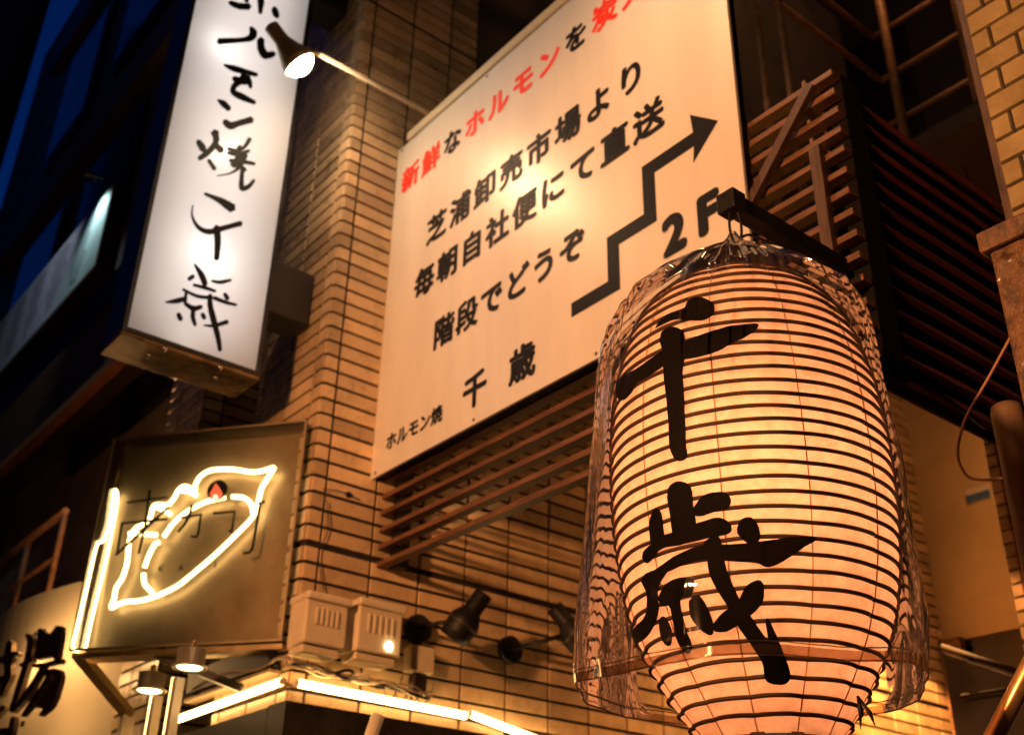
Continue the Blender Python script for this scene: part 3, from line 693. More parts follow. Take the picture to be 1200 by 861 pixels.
for z in hz[1:-1]:
    mb = MB(); r_ = Rs(z)+.0016; n = 132
    mb.tube([(AX+(r_+seam(2*math.pi*k/n, z))*math.cos(2*math.pi*k/n), AY+(r_+seam(2*math.pi*k/n, z))*math.sin(2*math.pi*k/n), H+z+.0007*math.sin(k*.31+z*50)+.0009*math.sin(z*37)) for k in range(n+1)], .0042, 8, caps=False)
    mb.build('hoop', M_hoop, lt)
mstr = mat('seam_thread', (.45, .24, .11), .7)
for k in range(11):
    th = R(-62+k*360/11)
    mb = MB(); mb.tube([(AX+(Rs(z)+.0006+seam(th, z))*math.cos(th+.006*math.sin(z*9+k)), AY+(Rs(z)+.0006+seam(th, z))*math.sin(th+.006*math.sin(z*9+k)), H+z) for z in [ZA+(ZB-ZA)*i/60 for i in range(61)]], .0013, 6)
    mb.build('seam_thread', mstr, lt)
mcap = mat('black_lacquered_cap', (.02, .014, .010), .3, coat=.3)
mb = MB(); mb.lathe([(.105, 1.365), (.117, 1.365), (.118, 1.375), (.118, 1.428), (.116, 1.434), (.105, 1.434), (.105, 1.365)], (AX, AY, H), n=56); mb.build('top_cap', mcap, lt)
mb = MB(); mb.lathe([(.113, .335), (.126, .335), (.128, .345), (.128, .388), (.113, .39), (.113, .335)], (AX, AY, H), n=56); mb.build('bottom_ring', mcap, lt)
mb = MB(); mb.beam((AX-.106, AY, H+1.42), (AX+.106, AY, H+1.42), .02, .008); mb.tube([(AX, AY, H+1.42), (AX, AY, H+.97)], .004); mb.build('bulb_holder', mcap, lt)
mb = MB(); mb.lathe([(.0001, -.075), (.02, -.072), (.036, -.05), (.040, -.03), (.034, 0), (.018, .03), (.016, .05)], (AX, AY, H+.92), n=24); mb.build('bulb', emit('bulb_glass', (1, .62, .28), 12), lt)
light('lantern_glow', 'POINT', (AX+.02, AY-.02, H+.88), 13.5, (1, .298, .120), lt, shadow_soft_size=.05)
light('lantern_glow', 'POINT', (AX, AY, H+1.15), 1.7, (1, .295, .112), lt, shadow_soft_size=.07)
light('lantern_glow', 'POINT', (AX, AY, H+.62), 2.4, (1, .295, .112), lt, shadow_soft_size=.07)
# brush characters wrapped on the paper
def hit(px, py):
    d = ray(px, py); o = Vector((0, 0, EYE))
    h2 = d.xy; tt = (Vector((AX, AY))-o.xy).dot(h2)/h2.dot(h2)
    lo, hi = tt-.45/h2.length, tt
    ins = lambda t_: (o+d*t_).z-H
    def g_(t_):
        q = o+d*t_; return (q.xy-Vector((AX, AY))).length-Rs(q.z-H)
    # march
    t_ = lo; st = (hi-lo)/200
    while t_ < hi+.1 and g_(t_) > 0: t_ += st
    a, b_ = t_-st, t_
    for _ in range(20):
        c_ = (a+b_)/2
        if g_(c_) > 0: a = c_
        else: b_ = c_
    q = o+d*b_
    return Vector((math.atan2(q.y-AY, q.x-AX), q.z-H))
def c1(pts): return [(x/2.691+660, y/2.691+200) for x, y in pts]
def c2(pts): return [(x/2.384+660, y/2.384+500) for x, y in pts]
K_sen = [c1([(298, 497), (335, 461), (388, 440), (400, 418), (430, 406), (470, 424), (474, 450), (452, 470), (415, 474), (355, 470)]),
 c1([(180, 668), (205, 650), (250, 624), (300, 588), (335, 566), (330, 608), (270, 650), (238, 668), (220, 702), (196, 722), (180, 706)]),
 c1([(378, 552), (440, 525), (520, 500), (560, 495), (612, 492), (575, 525), (530, 545), (490, 570), (440, 585), (380, 594)]),
 c1([(314, 540), (322, 512), (352, 500), (382, 520), (386, 580), (378, 640), (383, 720), (386, 800), (389, 865), (392, 905), (370, 915), (352, 895), (344, 861), (342, 800), (335, 720), (326, 640), (324, 580)])]
K_sai = [c2(p) for p in (
 [(300, 200), (305, 170), (330, 158), (358, 175), (365, 230), (370, 290), (320, 305), (308, 250)], [(365, 240), (395, 200), (440, 188), (465, 200), (462, 225), (430, 235), (385, 250)],
 [(250, 270), (262, 235), (278, 245), (285, 300), (284, 335), (258, 338)], [(232, 365), (240, 345), (290, 310), (340, 290), (400, 268), (440, 260), (468, 280), (460, 300), (400, 312), (330, 330), (280, 340), (250, 375), (238, 377)],
 [(490, 290), (500, 265), (525, 260), (543, 285), (545, 318), (520, 326), (495, 305)], [(268, 402), (330, 360), (400, 335), (470, 335), (560, 325), (640, 315), (700, 315), (670, 335), (620, 370), (575, 392), (540, 380), (470, 375), (410, 368), (350, 380), (295, 405)],
 [(228, 430), (240, 415), (262, 405), (298, 398), (270, 450), (272, 510), (262, 550), (235, 590), (200, 602), (205, 570), (240, 530), (245, 470)], [(275, 480), (300, 440), (345, 425), (368, 435), (360, 470), (330, 482), (345, 560), (362, 610), (355, 632), (330, 600), (318, 550), (306, 500), (285, 500)],
 [(278, 540), (290, 535), (308, 570), (305, 610), (285, 590)], [(360, 490), (380, 475), (400, 500), (420, 550), (418, 580), (390, 565), (365, 530)],
 [(400, 325), (430, 310), (442, 330), (455, 400), (480, 460), (500, 500), (540, 560), (575, 605), (568, 542), (580, 560), (605, 620), (628, 690), (620, 715), (590, 718), (568, 705), (560, 660), (530, 610), (495, 560), (470, 510), (435, 455), (415, 410), (408, 360)],
 [(425, 555), (450, 525), (490, 495), (515, 450), (550, 435), (558, 470), (545, 505), (500, 545), (460, 570), (430, 570)])]
def wrap_char(polys, name):
    P2 = []
    for pl in polys:
        cl = crom([Vector((x, y)) .to_3d() for x, y in pl]+[Vector(pl[0]).to_3d()], 4)[:-1]
        ar_ = sum(a.x*b.y-b.x*a.y for a, b in zip(cl, cl[1:]+cl[:1])); sg = 1 if ar_ > 0 else -1; out_ = []
        for q_, p in enumerate(cl):
            t_ = (cl[(q_+1) % len(cl)]-cl[q_-1]).xy
            t_ = t_.normalized() if t_.length > 1e-6 else Vector((1, 0))
            out_.append(p+Vector((t_.y, -t_.x, 0))*sg*(1.3+.5*random.random()))
        P2.append([hit(p.x, p.y) for p in out_])
    # work in (arc length, z); add interior points so that the sheet bends with the paper
    Q = [[Vector((p.x*.28, p.y)) for p in pl] for pl in P2]
    vs = [v for pl in Q for v in pl]; fs = []; k = 0
    for pl in Q: fs.append(list(range(k, k+len(pl)))); k += len(pl)
    x0, x1 = min(v.x for v in vs), max(v.x for v in vs); y0_, y1_ = min(v.y for v in vs), max(v.y for v in vs)
    st = .009; xx = x0
    while xx < x1:
        yy = y0_
        while yy < y1_: vs.append(Vector((xx+random.uniform(-.001, .001), yy+random.uniform(-.001, .001)))); yy += st
        xx += st
    r = delaunay_2d_cdt(vs, [], fs, 1, 1e-6)
    mb = MB(); V = []
    for p in r[0]:
        th, z = p.x/.28, p.y; rr3 = Rs(z)+.0068; V.append(mb.b.verts.new((AX+rr3*math.cos(th), AY+rr3*math.sin(th), H+z)))
    for q, o_ in zip(r[2], r[5]):
        if not o_: continue
        try: f = mb.b.faces.new([V[i] for i in q]); f.smooth = True
        except ValueError: pass
    for v in [v for v in mb.b.verts if not v.link_faces]: mb.b.verts.remove(v)
    mb.build(name, M_brushink, lt)
wrap_char(K_sen, 'brush_character'); wrap_char(K_sai, 'brush_character')

# clear plastic rain bag over the lantern
BL = [(1.548, .006, .012), (1.53, .014, .012), (1.505, .034, .011), (1.475, .070, .009), (1.44, .118, .006), (1.405, .162, .002), (1.365, .208, -.001), (1.31, .262, -.004), (1.25, .290, -.009), (1.17, .303, -.012), (1.08, .308, -.013), (.93, .319, -.014), (.775, .326, -.020), (.70, .330, -.024), (.60, .336, -.028), (.515, .331, -.033), (.482, .324, -.035), (.478, .324, -.035)]
def bagp(z):
    for (a, ra, oa), (b, rb, ob) in zip(BL, BL[1:]):
        if z >= b: 
            t_ = (a-z)/(a-b); return ra+(rb-ra)*t_, oa+(ob-oa)*t_
    return BL[-1][1:]
mb = MB(); NT, NV = 420, 200; rings = []
right = Vector((math.cos(YAW), math.sin(YAW)))
for j in range(NV+1):
    z = 1.548+(.478-1.548)*(j/NV)
    r_, of = bagp(z); ring = []
    topk = max(0, min(1, (z-.98)/.45)); lowk = max(0, min(1, (.85-z)/.35))
    for k in range(NT):
        th = 2*math.pi*k/NT
        c_, s_ = math.cos(th), math.sin(th)
        n1 = noise.noise(Vector((c_*3.2, s_*3.2, z*1.1))); n2 = noise.noise(Vector((c_*8+9, s_*8, z*1.8+n1)))
        n3 = noise.noise(Vector((c_*19, s_*19+4, z*4.0+n2*1.5))); n4 = noise.noise(Vector((c_*7+3, s_*7, z*13)))
        pk = noise.noise(Vector((c_*13+2, s_*13, z*.9+.6*n1))); pf = noise.noise(Vector((c_*34, s_*34+7, z*1.6+n2)))
        lw_ = noise.noise(Vector((c_*2.6+8, s_*2.6, z*5.0))); lw2 = noise.noise(Vector((c_*5.5, s_*5.5+3, z*9+2*n1)))
        wob = .35*noise.noise(Vector((c_*2, s_*2+6, z*3)))       # folds run straight from the gather down to the shoulder
        f1 = noise.noise(Vector((math.cos(th+wob*.15)*7.5, math.sin(th+wob*.15)*7.5, 3.1))); f2 = noise.noise(Vector((math.cos(th+wob*.1)*17, math.sin(th+wob*.1)*17, 8.2+z*.4))); f3 = noise.noise(Vector((c_*36, s_*36, z*.9)))
        sharp = lambda q: max(0, 1-abs(q)*2.6)**2
        dr = (sharp(f1)*.030+sharp(f2)*.015+sharp(f3)*.006-.026)*topk**.9*(.45+.9*max(0, noise.noise(Vector((c_*1.5+2, s_*1.5, 1)))+.35))
        dr += n1*(.008+.010*lowk)+lw_*(.0035+.006*lowk)+sharp(lw2)*(.0005+.0022*lowk)
        dr *= min(1, .10+(r_/.20)**1.4)
        rr2 = max(r_+dr, r_*.55)
        zr = Rs(z)+.012 if z < 1.36 else 0
        cx, cy = AX+right.x*of, AY+right.y*of
        p = Vector((cx+rr2*math.cos(th), cy+rr2*math.sin(th)))
        q = p-Vector((AX, AY))
        if q.length < zr: p = Vector((AX, AY))+q.normalized()*zr
        zz = H+z+(.010*math.sin(th*2+.6)+.006*math.sin(th*5))*lowk
        ring.append(mb.b.verts.new((p.x, p.y, zz)))
    rings.append(ring)
for a, b_ in zip(rings, rings[1:]):
    for k in range(NT):
        f = mb.b.faces.new((a[k], a[(k+1) % NT], b_[(k+1) % NT], b_[k])); f.smooth = True
hem = [v.co.copy() for v in rings[-1]]; hem2 = [v.co.copy() for v in rings[-4]]
bag = thing('plastic_cover', 'clear crinkled plastic rain bag draped over the paper lantern', 'plastic bag', (AX, AY, H+.45))
mb.build('film', M_bag, bag)
mb = MB()
lo_, hi_ = [v+(v-Vector((AX, AY, v.z))).normalized()*.0012 for v in hem], [v+(v-Vector((AX, AY, v.z))).normalized()*.0012 for v in hem2]
for k in range(NT):
    f = mb.b.faces.new([mb.b.verts.new(q) for q in (lo_[k], lo_[(k+1) % NT], hi_[(k+1) % NT], hi_[k])]); f.smooth = True
bmesh.ops.remove_doubles(mb.b, verts=mb.b.verts[:], dist=1e-5)
mb.build('hem_band', film('folded_film', (.50, .38, .27), .0, 1.3, .16, haze=.06), bag)
mhem = film('hem_plastic', (.70, .58, .45), .02, 1.5, .12, haze=.10)
mb = MB(); mb.tube(hem+[hem[0]], .0017, 6, caps=False); mb.build('hem', mhem, bag)
mb = MB(); mb.tube([v+Vector((0, 0, .022)) for v in hem]+[hem[0]+Vector((0, 0, .022))], .0012, 5, caps=False); mb.build('hem_seam', mhem, bag)

# bar, carabiner, cord
lbk = thing('lantern_bar', 'black square bar holding the lantern, sticking out from the timber screen', 'bracket', (-1.395, 2.2, H+1.63))
mb = MB(); mb.box((AX-.022, 1.765, H+1.618), (AX+.022, 2.195, H+1.662), .004); mb.build('bar', M_black, lbk)
mb = MB(); mb.box((AX-.027, 1.742, H+1.612), (AX+.027, 1.79, H+1.668), .004); mb.build('end_clamp', M_black, lbk)
ck = thing('carabiner', 'black carabiner hook between the bar and the plastic cover', 'hook', (AX, AY, H+1.53))
pts = [Vector((AX+.006+right.x*.014*math.sin(2*math.pi*k/28), AY+.024+right.y*.014*math.sin(2*math.pi*k/28), H+1.572+.050*math.cos(2*math.pi*k/28))) for k in range(29)]
mb = MB(); mb.tube(pts, .0035, 8, caps=False); mb.build('ring', M_black, ck)
mb = MB(); mb.tube([(AX, AY, H+1.525), (AX+.004, AY, H+1.49), (AX, AY, H+1.445)], .003); mb.build('hook', M_black, ck)
mb = MB(); mb.tube(crom([(AX+.02, AY+.02, H+1.53), (AX+.03, AY+.05, H+1.545), (AX+.05, AY+.12, H+1.53), (AX+.075, AY+.07, H+1.48), (AX+.06, AY+.05, H+1.44)], 8), .0035, 8)
mb.build('power_cord', M_black, lt)
p = W(1005, 815, 'Y', AY-.08); p = Wp(1005, 815, Vector((AX, AY, 0))-fwd*.29, Vector((fwd.x, fwd.y, 0)))
mb = MB(); mb.tube([p, p+Vector((.002, 0, -.02)), p+Vector((-.002, 0, -.055))], .008, 8, rr=[.002, .0042, .0006]); mb.tube([p, p+Vector((.012, .012, -.028)), p+Vector((.016, .016, -.05))], .006, 8, rr=[.002, .004, .0006])
tag(mb.build('tape_knot', M_black), 'dark dangling tape knot on the lower right hem of the plastic cover', 'tape')

# ================================================================== SMALL THINGS ON THE TILED WALL
# two cream boxes near the corner
def flood(y0, y1, z0, z1, xo, label, lit):
    t_ = thing('wall_lantern_box', label, 'wall light', (XW+.1, (y0+y1)/2, z0), 'cream box lights on the tiled corner')
    mb = MB(); mb.box((XW+.006, y0, z0+.03), (XW+xo, y1, z1-.03), .008); mb.build('housing', M_cream, t_)
    mb = MB(); mb.box((XW+.004, y0-.006, z1-.045), (XW+xo+.016, y1+.006, z1-.015), .008); mb.build('hood', M_cream, t_)
    mb = MB(); mb.box((XW+.008, y0+.01, z0), (XW+xo-.02, y1-.01, z0+.029), .006); mb.build('base', M_cream, t_)
    for k in range(5):
        yy = y0+.045+k*(y1-y0-.09)/4
        mb = MB(); mb.box((XW+xo+.001, yy-.006, z0+.10), (XW+xo+.006, yy+.006, z1-.07), .002); mb.build('grille_bar', M_cream, t_)
    if lit:
        mb = MB(); mb.lathe([(.0001, .010), (.012, .008), (.017, 0)], (XW+xo+.001, y1-.055, z0+.065), axis=(1, 0, 0), n=20); mb.build('pilot_bulb', emit('pilot', (1, .72, .34), 25), t_)
    return t_
flood(1.90, 2.075, H+.995, H+1.225, .13, 'cream slatted wall box nearest the neon case', False)
flood(2.12, 2.315, H+1.005, H+1.245, .13, 'cream slatted wall box with a glowing bulb, right of its unlit twin', True)

def spot(y, z, elbow, head_c, ax, label):
    t_ = thing('wall_spotlight', label, 'spotlight', (XW, y, z), 'black spotlights on the tiled wall')
    mb = MB(); mb.lathe([(.0001, .03), (.052, .03), (.058, .026), (.058, .001), (.0001, .001)], (XW+.003, y, z), axis=(1, 0, 0), n=32); mb.build('wall_plate', M_black, t_)
    mb = MB(); mb.tube([(XW+.03, y, z), *elbow, head_c], .009, 10); mb.build('arm', M_black, t_)
    a = Vector(ax).normalized()
    mb = MB(); mb.lathe([(.0001, -.13), (.034, -.13), (.037, -.125), (.037, -.05), (.040, -.045), (.060, -.01), (.063, .0), (.063, .05), (.055, .085), (.052, .085), (.05, .05), (.0001, .045)], head_c, axis=a, n=32); hd = mb.build('head', M_black, t_)
    mb = MB(); mb.lathe([(.065, .004), (.068, .006), (.068, .016), (.065, .018)], head_c, axis=a, n=32); mb.build('ring', M_darkmetal, hd)
    return t_
P = W(545, 727, 'X', XW+.20)
spot(2.462, H+1.195, [(XW+.10, 2.50, H+1.21)], P, (-.50, -.32, -.80), 'black wall spotlight with its head tipped up, near the cream boxes')
P = W(672, 740, 'X', XW+.22)
spot(2.93, H+1.195, [(XW+.12, 3.0, H+1.22)], P, (.3, .55, -.75), 'black wall spotlight half hidden behind the plastic cover, right of its twin')

# light tubes along the shop front
def tube_light(p, q, label, nrm):
    p, q = Vector(p), Vector(q)
    t_ = thing('tube_light', label, 'tube light', (p+q)/2, 'warm light tubes around the shop front')
    a = (q-p).normalized()
    mb = MB(); mb.tube([p, p+a*.004, q-a*.004, q], .0145, 14, rr=[.010, .0145, .0145, .010]); mb.build('tube', M_tube, t_)
    for e, s in ((p, -1), (q, 1)):
        mb = MB(); mb.tube([e+a*s*.001, e+a*s*.014], .0125, 12); mb.build('end_cap', M_cream, t_)
    mb = MB(); mb.beam(p+Vector(nrm)*.024, q+Vector(nrm)*.024, .012, .016); mb.build('batten', M_cream, t_)
    return t_
tube_light((-3.675, 1.895, H+.902), (-4.56, 1.895, H+.893), 'warm light tube on the front left of the tiled corner', (0, .6, 0))
tube_light((XW+.035, 1.95, H+.902), (XW+.035, 2.70, H+.893), 'warm light tube along the side wall below the cream boxes', (-.6, 0, 0))
tube_light((XW+.035, 2.722, H+.902), (XW+.035, 3.20, H+.829), 'warm light tube sloping down to the right of the longer side tube', (-.6, 0, 0))
mb = MB(); mb.beam((XW+.06, 2.745, H+.72), (XW+.06, 3.30, H+.635), .10, .17)
tag(mb.build('canopy_return', M_darkmetal), 'dark canopy board below the sloping light tube', 'canopy')

def downlight(px, py, Y, label, s=1):
    p = W(px, py, 'Y', Y)
    t_ = thing('downlight', label, 'downlight', p, 'cylinder downlights under the neon case')
    mb = MB(); mb.lathe([(.062*s, 0), (.064*s, .004), (.064*s, .008), (.050*s, .012), (.050*s, .068*s), (.0001, .068*s)], p, n=32); mb.build('shade', M_brass, t_)
    mb = MB(); mb.lathe([(.0001, .001), (.040*s, .001), (.045*s, .004), (.0001, .006)], p, n=28); mb.build('lens', emit('downlight_lens', (1, .74, .40), 7), t_)
    l = light('downlight_beam', 'SPOT', p-Vector((0, 0, .01)), 1, (1, .62, .28), t_, spot_size=R(120), spot_blend=.6, shadow_soft_size=.03)
    mb = MB(); mb.tube([p+Vector((0, 0, .068*s)), p+Vector((0, 0, .068*s+.03))], .012, 10); mb.build('stem', M_lampmetal, t_)
    return t_
downlight(222, 783, 1.62, 'brass cylinder downlight, the upper right of the pair below the neon case')
downlight(175, 810, 1.62, 'brass cylinder downlight, the lower left of the pair below the neon case')
for px, py, lb_ in ((205, 794, 'upright warm light tube under the right downlight'), (180, 815, 'upright warm light tube under the left downlight')):
    p = W(px, py, 'Y', 1.63); t_ = thing('upright_tube', lb_, 'tube light', (p.x, p.y, p.z-1.0), 'upright light tubes under the downlights')
    mb = MB(); mb.tube([p, p-Vector((0, 0, 1.0))], .0115, 12); mb.build('tube', M_upright, t_)
    mb = MB(); mb.box((p.x+.013, p.y-.012, p.z-1.0), (p.x+.045, p.y+.02, p.z-.005)); mb.build('channel', M_cream, t_)

# cables, junction box, pole stub
random.seed(3)
cb = thing('cable_bundle', 'tangled grey cables running over the light tube under the cream boxes', 'cables', (XW+.05, 2.2, H+.95))
for k in range(9):
    pts = []
    for i in range(9):
        y = 1.90+i*.075; pts.append((XW+.02+random.uniform(0, .07), y, H+.965-.03*i/8+random.uniform(-.016, .016)))
    mb = MB(); mb.tube(crom(pts, 5), random.choice((.003, .004, .006)), 7); mb.build('cable', random.choice((M_cable, M_cable, M_black, M_cream)), cb)
for k in range(4):
    mb = MB(); y = 2.30+k*.05; mb.tube(crom([(XW+.03, y, H+.96), (XW+.06, y+.02, H+.90+random.uniform(-.02, .01)), (XW+.04, y+.07, H+.945), (XW+.02, y+.10, H+1.0)], 6), .003, 7); mb.build('cable_loop', M_cable, cb)
mb = MB(); mb.tube(crom([(-4.4, 1.88, H+.99), (-4.1, 1.87, H+1.0), (-3.85, 1.89, H+.975), (-3.67, 1.88, H+.985), (XW+.05, 1.98, H+.97)], 6), .006, 7); mb.build('cable', M_cable, cb)
mb = MB(); mb.tube(crom([(XW+.012, 2.0, H+1.62), (XW+.012, 2.02, H+1.50), (XW+.012, 1.99, H+1.40), (XW+.012, 2.03, H+1.26)], 6), .002, 6); mb.tube(crom([(XW+.012, 1.98, H+1.66), (XW+.012, 2.06, H+1.672), (XW+.012, 2.15, H+1.66)], 6), .002, 6); mb.build('thin_wire', M_black, cb)
mb = MB(); mb.lathe([(.0001, .012), (.010, .010), (.013, 0)], (XW+.002, 2.10, H+1.672), axis=(1, 0, 0), n=16); mb.build('wire_clip', M_black, cb)
jb = thing('junction_box', 'small grey junction box among the cables right of the cream boxes', 'box', (XW+.03, 2.45, H+.96))
mb = MB(); mb.box((XW+.002, 2.41, H+1.02), (XW+.06, 2.52, H+1.12), .005); mb.build('cover', M_cream, jb)
mb = MB(); mb.box((XW+.002, 2.44, H+.945), (XW+.045, 2.50, H+1.018), .004); mb.build('terminal', M_darkmetal, jb)
p0, p1 = W(443, 838, 'X', XW+.30), W(428, 880, 'X', XW+.30)
mb = MB(); mb.tube([p0, p0+(p1-p0)*3], .022, 14); tag(mb.build('canopy_pole', M_cream), 'short pale pole slanting down below the side light tube', 'pole')

# ================================================================== RIGHT SIDE
YP = 2.2; XP = -.9405
tp = thing('tiled_pillar', 'olive glazed brick tile pillar at the upper right edge', 'pillar', (-.6, 2.4, 0))
mb = MB(); mb.box((XP+.004, YP+.010, 0), (-.1, YP+.4, 7)); mb.build('core', M_grout, tp)
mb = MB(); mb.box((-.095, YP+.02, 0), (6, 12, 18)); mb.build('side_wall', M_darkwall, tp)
mb = MB(); rp_, cp_ = .0678, .1120; k = 0; z = H+1.30
while z < H+2.75:
    x = XP+(.052 if k % 2 else .112)-.112*1; 
    while x < -.15:
        a, b_ = max(x, XP), x+cp_
        if b_-a > .02:
            a2, b2, c2_, d2 = a+.0035, b_-.0035, z+.0035, z+rp_-.0035
            vs_ = [mb.b.verts.new((q, YP+.009, zz)) for q, zz in ((a2, c2_), (b2, c2_), (b2, d2), (a2, d2))]
            i = .002; vs_ += [mb.b.verts.new((q, YP+random.uniform(-.0006, .0006), zz)) for q, zz in ((a2+i, c2_+i), (b2-i, c2_+i), (b2-i, d2-i), (a2+i, d2-i))]
            for s in range(4): mb.b.faces.new((vs_[s], vs_[(s+1) % 4], vs_[4+(s+1) % 4], vs_[4+s]))
            mb.b.faces.new(vs_[4:])
        x += cp_
    z += rp_; k += 1
mb.build('pillar_tile', M_tile2, tp)
mb = MB(); mb.box((XP-.035, YP+.05, H+.5), (XP+.002, YP+.09, 6)); mb.build('edge_board', M_woodv, tp)

wp = thing('timber_post', 'rough dark brown post with a flat cap at the right edge', 'post', (-.78, 1.9, 0))
mb = MB(); mb.box((-.868, 1.90, 0), (-.70, 2.06, H+1.285), .006)
mb = MB(); nx, nz_ = 26, 300
for (ax_, ay_, bx_, by_) in ((-.868, 1.90, -.70, 1.90), (-.868, 2.06, -.868, 1.90), (-.70, 1.90, -.70, 2.06)):
    nn_ = Vector((by_-ay_, -(bx_-ax_), 0)).normalized(); g_ = []
    for a_ in range(nx+1):
        col_ = []
        for b_ in range(nz_+1):
            q = Vector((ax_+(bx_-ax_)*a_/nx, ay_+(by_-ay_)*a_/nx, (H+1.285)*(.55+.45*b_/nz_)))
            hgt = noise.fractal(Vector((q.x*38, q.y*38, q.z*24)), .9, 2.2, 4)*.0030+noise.noise(Vector((q.x*9, q.y*9, q.z*5)))*.003
            e_ = min(a_, nx-a_)/nx
            col_.append(mb.b.verts.new(q+nn_*(hgt if 0 < a_ < nx else 0)))
        g_.append(col_)
    for a_ in range(nx):
        for b_ in range(nz_): mb.b.faces.new((g_[a_][b_], g_[a_+1][b_], g_[a_+1][b_+1], g_[a_][b_+1]))
bmesh.ops.remove_doubles(mb.b, verts=mb.b.verts[:], dist=1e-4)
mb.box((-.867, 1.91, 0), (-.701, 2.059, (H+1.285)*.55)); mb.build('shaft', M_bark, wp)
mb = MB(); mb.box((-.885, 1.885, H+1.287), (-.68, 2.075, H+1.335), .006); mb.build('cap', M_bark, wp)
mb = MB(); mb.lathe([(.040, -3.0), (.040, -.02), (.036, -.005), (.028, 0), (.0001, 0)], (-1.235, 2.6, H+1.315), n=28)
tag(mb.build('drain_pipe', M_pipe), 'brown capped vertical pipe below the rough post at right edge', 'pipe')
pp = [W(x, y, 'Y', 2.3) for x, y in ((1186, 392), (1160, 440), (1132, 490), (1122, 530), (1132, 556), (1150, 562), (1176, 560))]
mb = MB(); mb.tube(crom(pp, 6), .0036, 8); tag(mb.build('brown_cord', mat('brown_flex', (.28, .13, .05), .5)), 'brown flex hanging in a loop in front of the beige plaster', 'cord')
pp = [(-1.38, 2.42, H+1.385), (-1.37, 2.50, H+1.372), (-1.375, 2.58, H+1.380), (-1.37, 2.68, H+1.352), (-1.37, 2.76, H+1.345), (-1.33, 2.85, H+1.37)]
mb = MB(); mb.tube(crom(pp, 6), .004, 8); tag(mb.build('black_wire', M_black), 'thin black wire sagging under the louvred side of the screen', 'wire')
p0, p1 = W(1204, 786, 'Y', 2.1), W(1160, 872, 'Y', 2.1)
mb = MB(); mb.tube([p0+(p0-p1)*2, p1+(p1-p0)*3], .0175, 18); tag(mb.build('brass_handrail', M_brightpipe), 'shiny brass coloured handrail slanting across the bottom right corner', 'handrail')
dp = thing('stair_balustrade', 'dark stair balustrade with a thin rail under the beige bulkhead', 'balustrade', (-2.8, 5, 0))
p0, p1 = W(1104, 757, 'Y', 5.0), W(1215, 794, 'Y', 5.0)
mrail = mat('dark_brown_rail', (.012, .008, .005), .8, spec=.1)
mb = MB(); mb.tube([p0, p1], .014, 10); mb.build('top_rail', mrail, dp)
a, b_ = W(1104, 764, 'Y', 5.02), W(1198, 796, 'Y', 5.02)
mb = MB(); mb.poly([a, b_, Vector((b_.x, b_.y, .3)), Vector((a.x, a.y, .3))], (0, .04, 0)); mb.build('panel', M_darkwall, dp)
p0, p1 = W(1126, 815, 'Y', 4.95), W(1190, 806, 'Y', 4.95)
mb = MB(); mb.tube([p0, p1], .008, 8); mb.build('lower_rail', mrail, dp)

# fire escape
fe = thing('fire_escape', 'rusty brown fire escape landing and rails above the louvred screen', 'fire escape', (-2.9, 5.3, H+4.6))
XE, YE = -2.99, 5.5
for z in (5.765, 5.37, 4.98):
    if z > 5:
        mb = MB(); mb.tube([(XE, 3.4, H+z), (XE, YE-.02, H+z)], .020, 10); mb.build('rail', M_steel, fe)
    mb = MB(); mb.tube([(XE, YE, H+z), (XE+.75, YE, H+z-.02)], .020, 10); mb.build('rail', M_steel, fe)
mb = MB(); mb.tube([(XE+.11, YE-.03, H+4.75), (XE+.11, YE-.03, H+7.2)], .032, 12); mb.build('post', M_steel, fe)
mb = MB(); mb.tube([(XE+.62, YE-.03, H+4.75), (XE+.62, YE-.03, H+7.2)], .032, 12); mb.build('post', M_steel, fe)
mb = MB(); mb.box((XE-.02, YE-.05, H+4.62), (XE+.9, YE+1.4, H+4.74)); mb.build('landing', M_darkwall, fe)
for px in (892, 920):
    p = W(px, 60, 'Y', 4.0); mb = MB(); mb.tube([(p.x, 4.0, H+3.4), (p.x, 4.0, H+7.0)], .020, 10); mb.build('upright', M_steel, fe)

mb = MB(); mb.lathe([(.0001, .06), (.06, .06), (.075, .0), (.0001, -.03)], (-2.3, 4.6, H+6.9), n=20); mb.build('landing_fill_lamp', emit('landing_fill_glass', (1, .5, .2), 6), fe)  # added lamp above the view, put in to brighten the rails
light('landing_fill', 'POINT', (-2.3, 4.6, H+6.8), 45, (1, .42, .15), fe, shadow_soft_size=.06)
# added unseen lamps: stairwell pendants, and halo lamps that brighten the curved wall
def pendant(x, y, z, label, pw, cone, glow):
    t_ = thing('added_pendant_lamp', label, 'lamp', (x, y, z), 'added pendant lamps, unseen in the stairwell')
    mb = MB(); mb.lathe([(.012, .10), (.03, .09), (.085, .0), (.082, .0), (.028, .085)], (x, y, z), n=28); mb.build('shade', M_darkmetal, t_)
    mb = MB(); mb.lathe([(.0001, -.01), (.022, .0), (.03, .03), (.015, .06)], (x, y, z), n=18); mb.build('bulb', emit('added_pendant_bulb', (1, .55, .2), 12), t_)
    mb = MB(); mb.tube([(x, y, z+.10), (x, y, z+1.6)], .004, 6); mb.build('flex', M_black, t_)
    if pw: light('added_pendant_beam', 'SPOT', (x, y, z-.015), pw, (1, .42, .11), t_, spot_size=R(cone), spot_blend=.12, shadow_soft_size=.02)
    if glow: light('pendant_fill', 'POINT', (x, y, z-.03), glow, (1, .40, .11), t_, shadow_soft_size=.07)
pendant(-3.38, 5.15, H+2.28, 'assumed shaded pendant lamp, unseen deep in the stairwell, throwing a light cone on the tiled wall', 850, 116, 0)  # assumed unseen lamp whose cone makes the bright patch low on the tiles
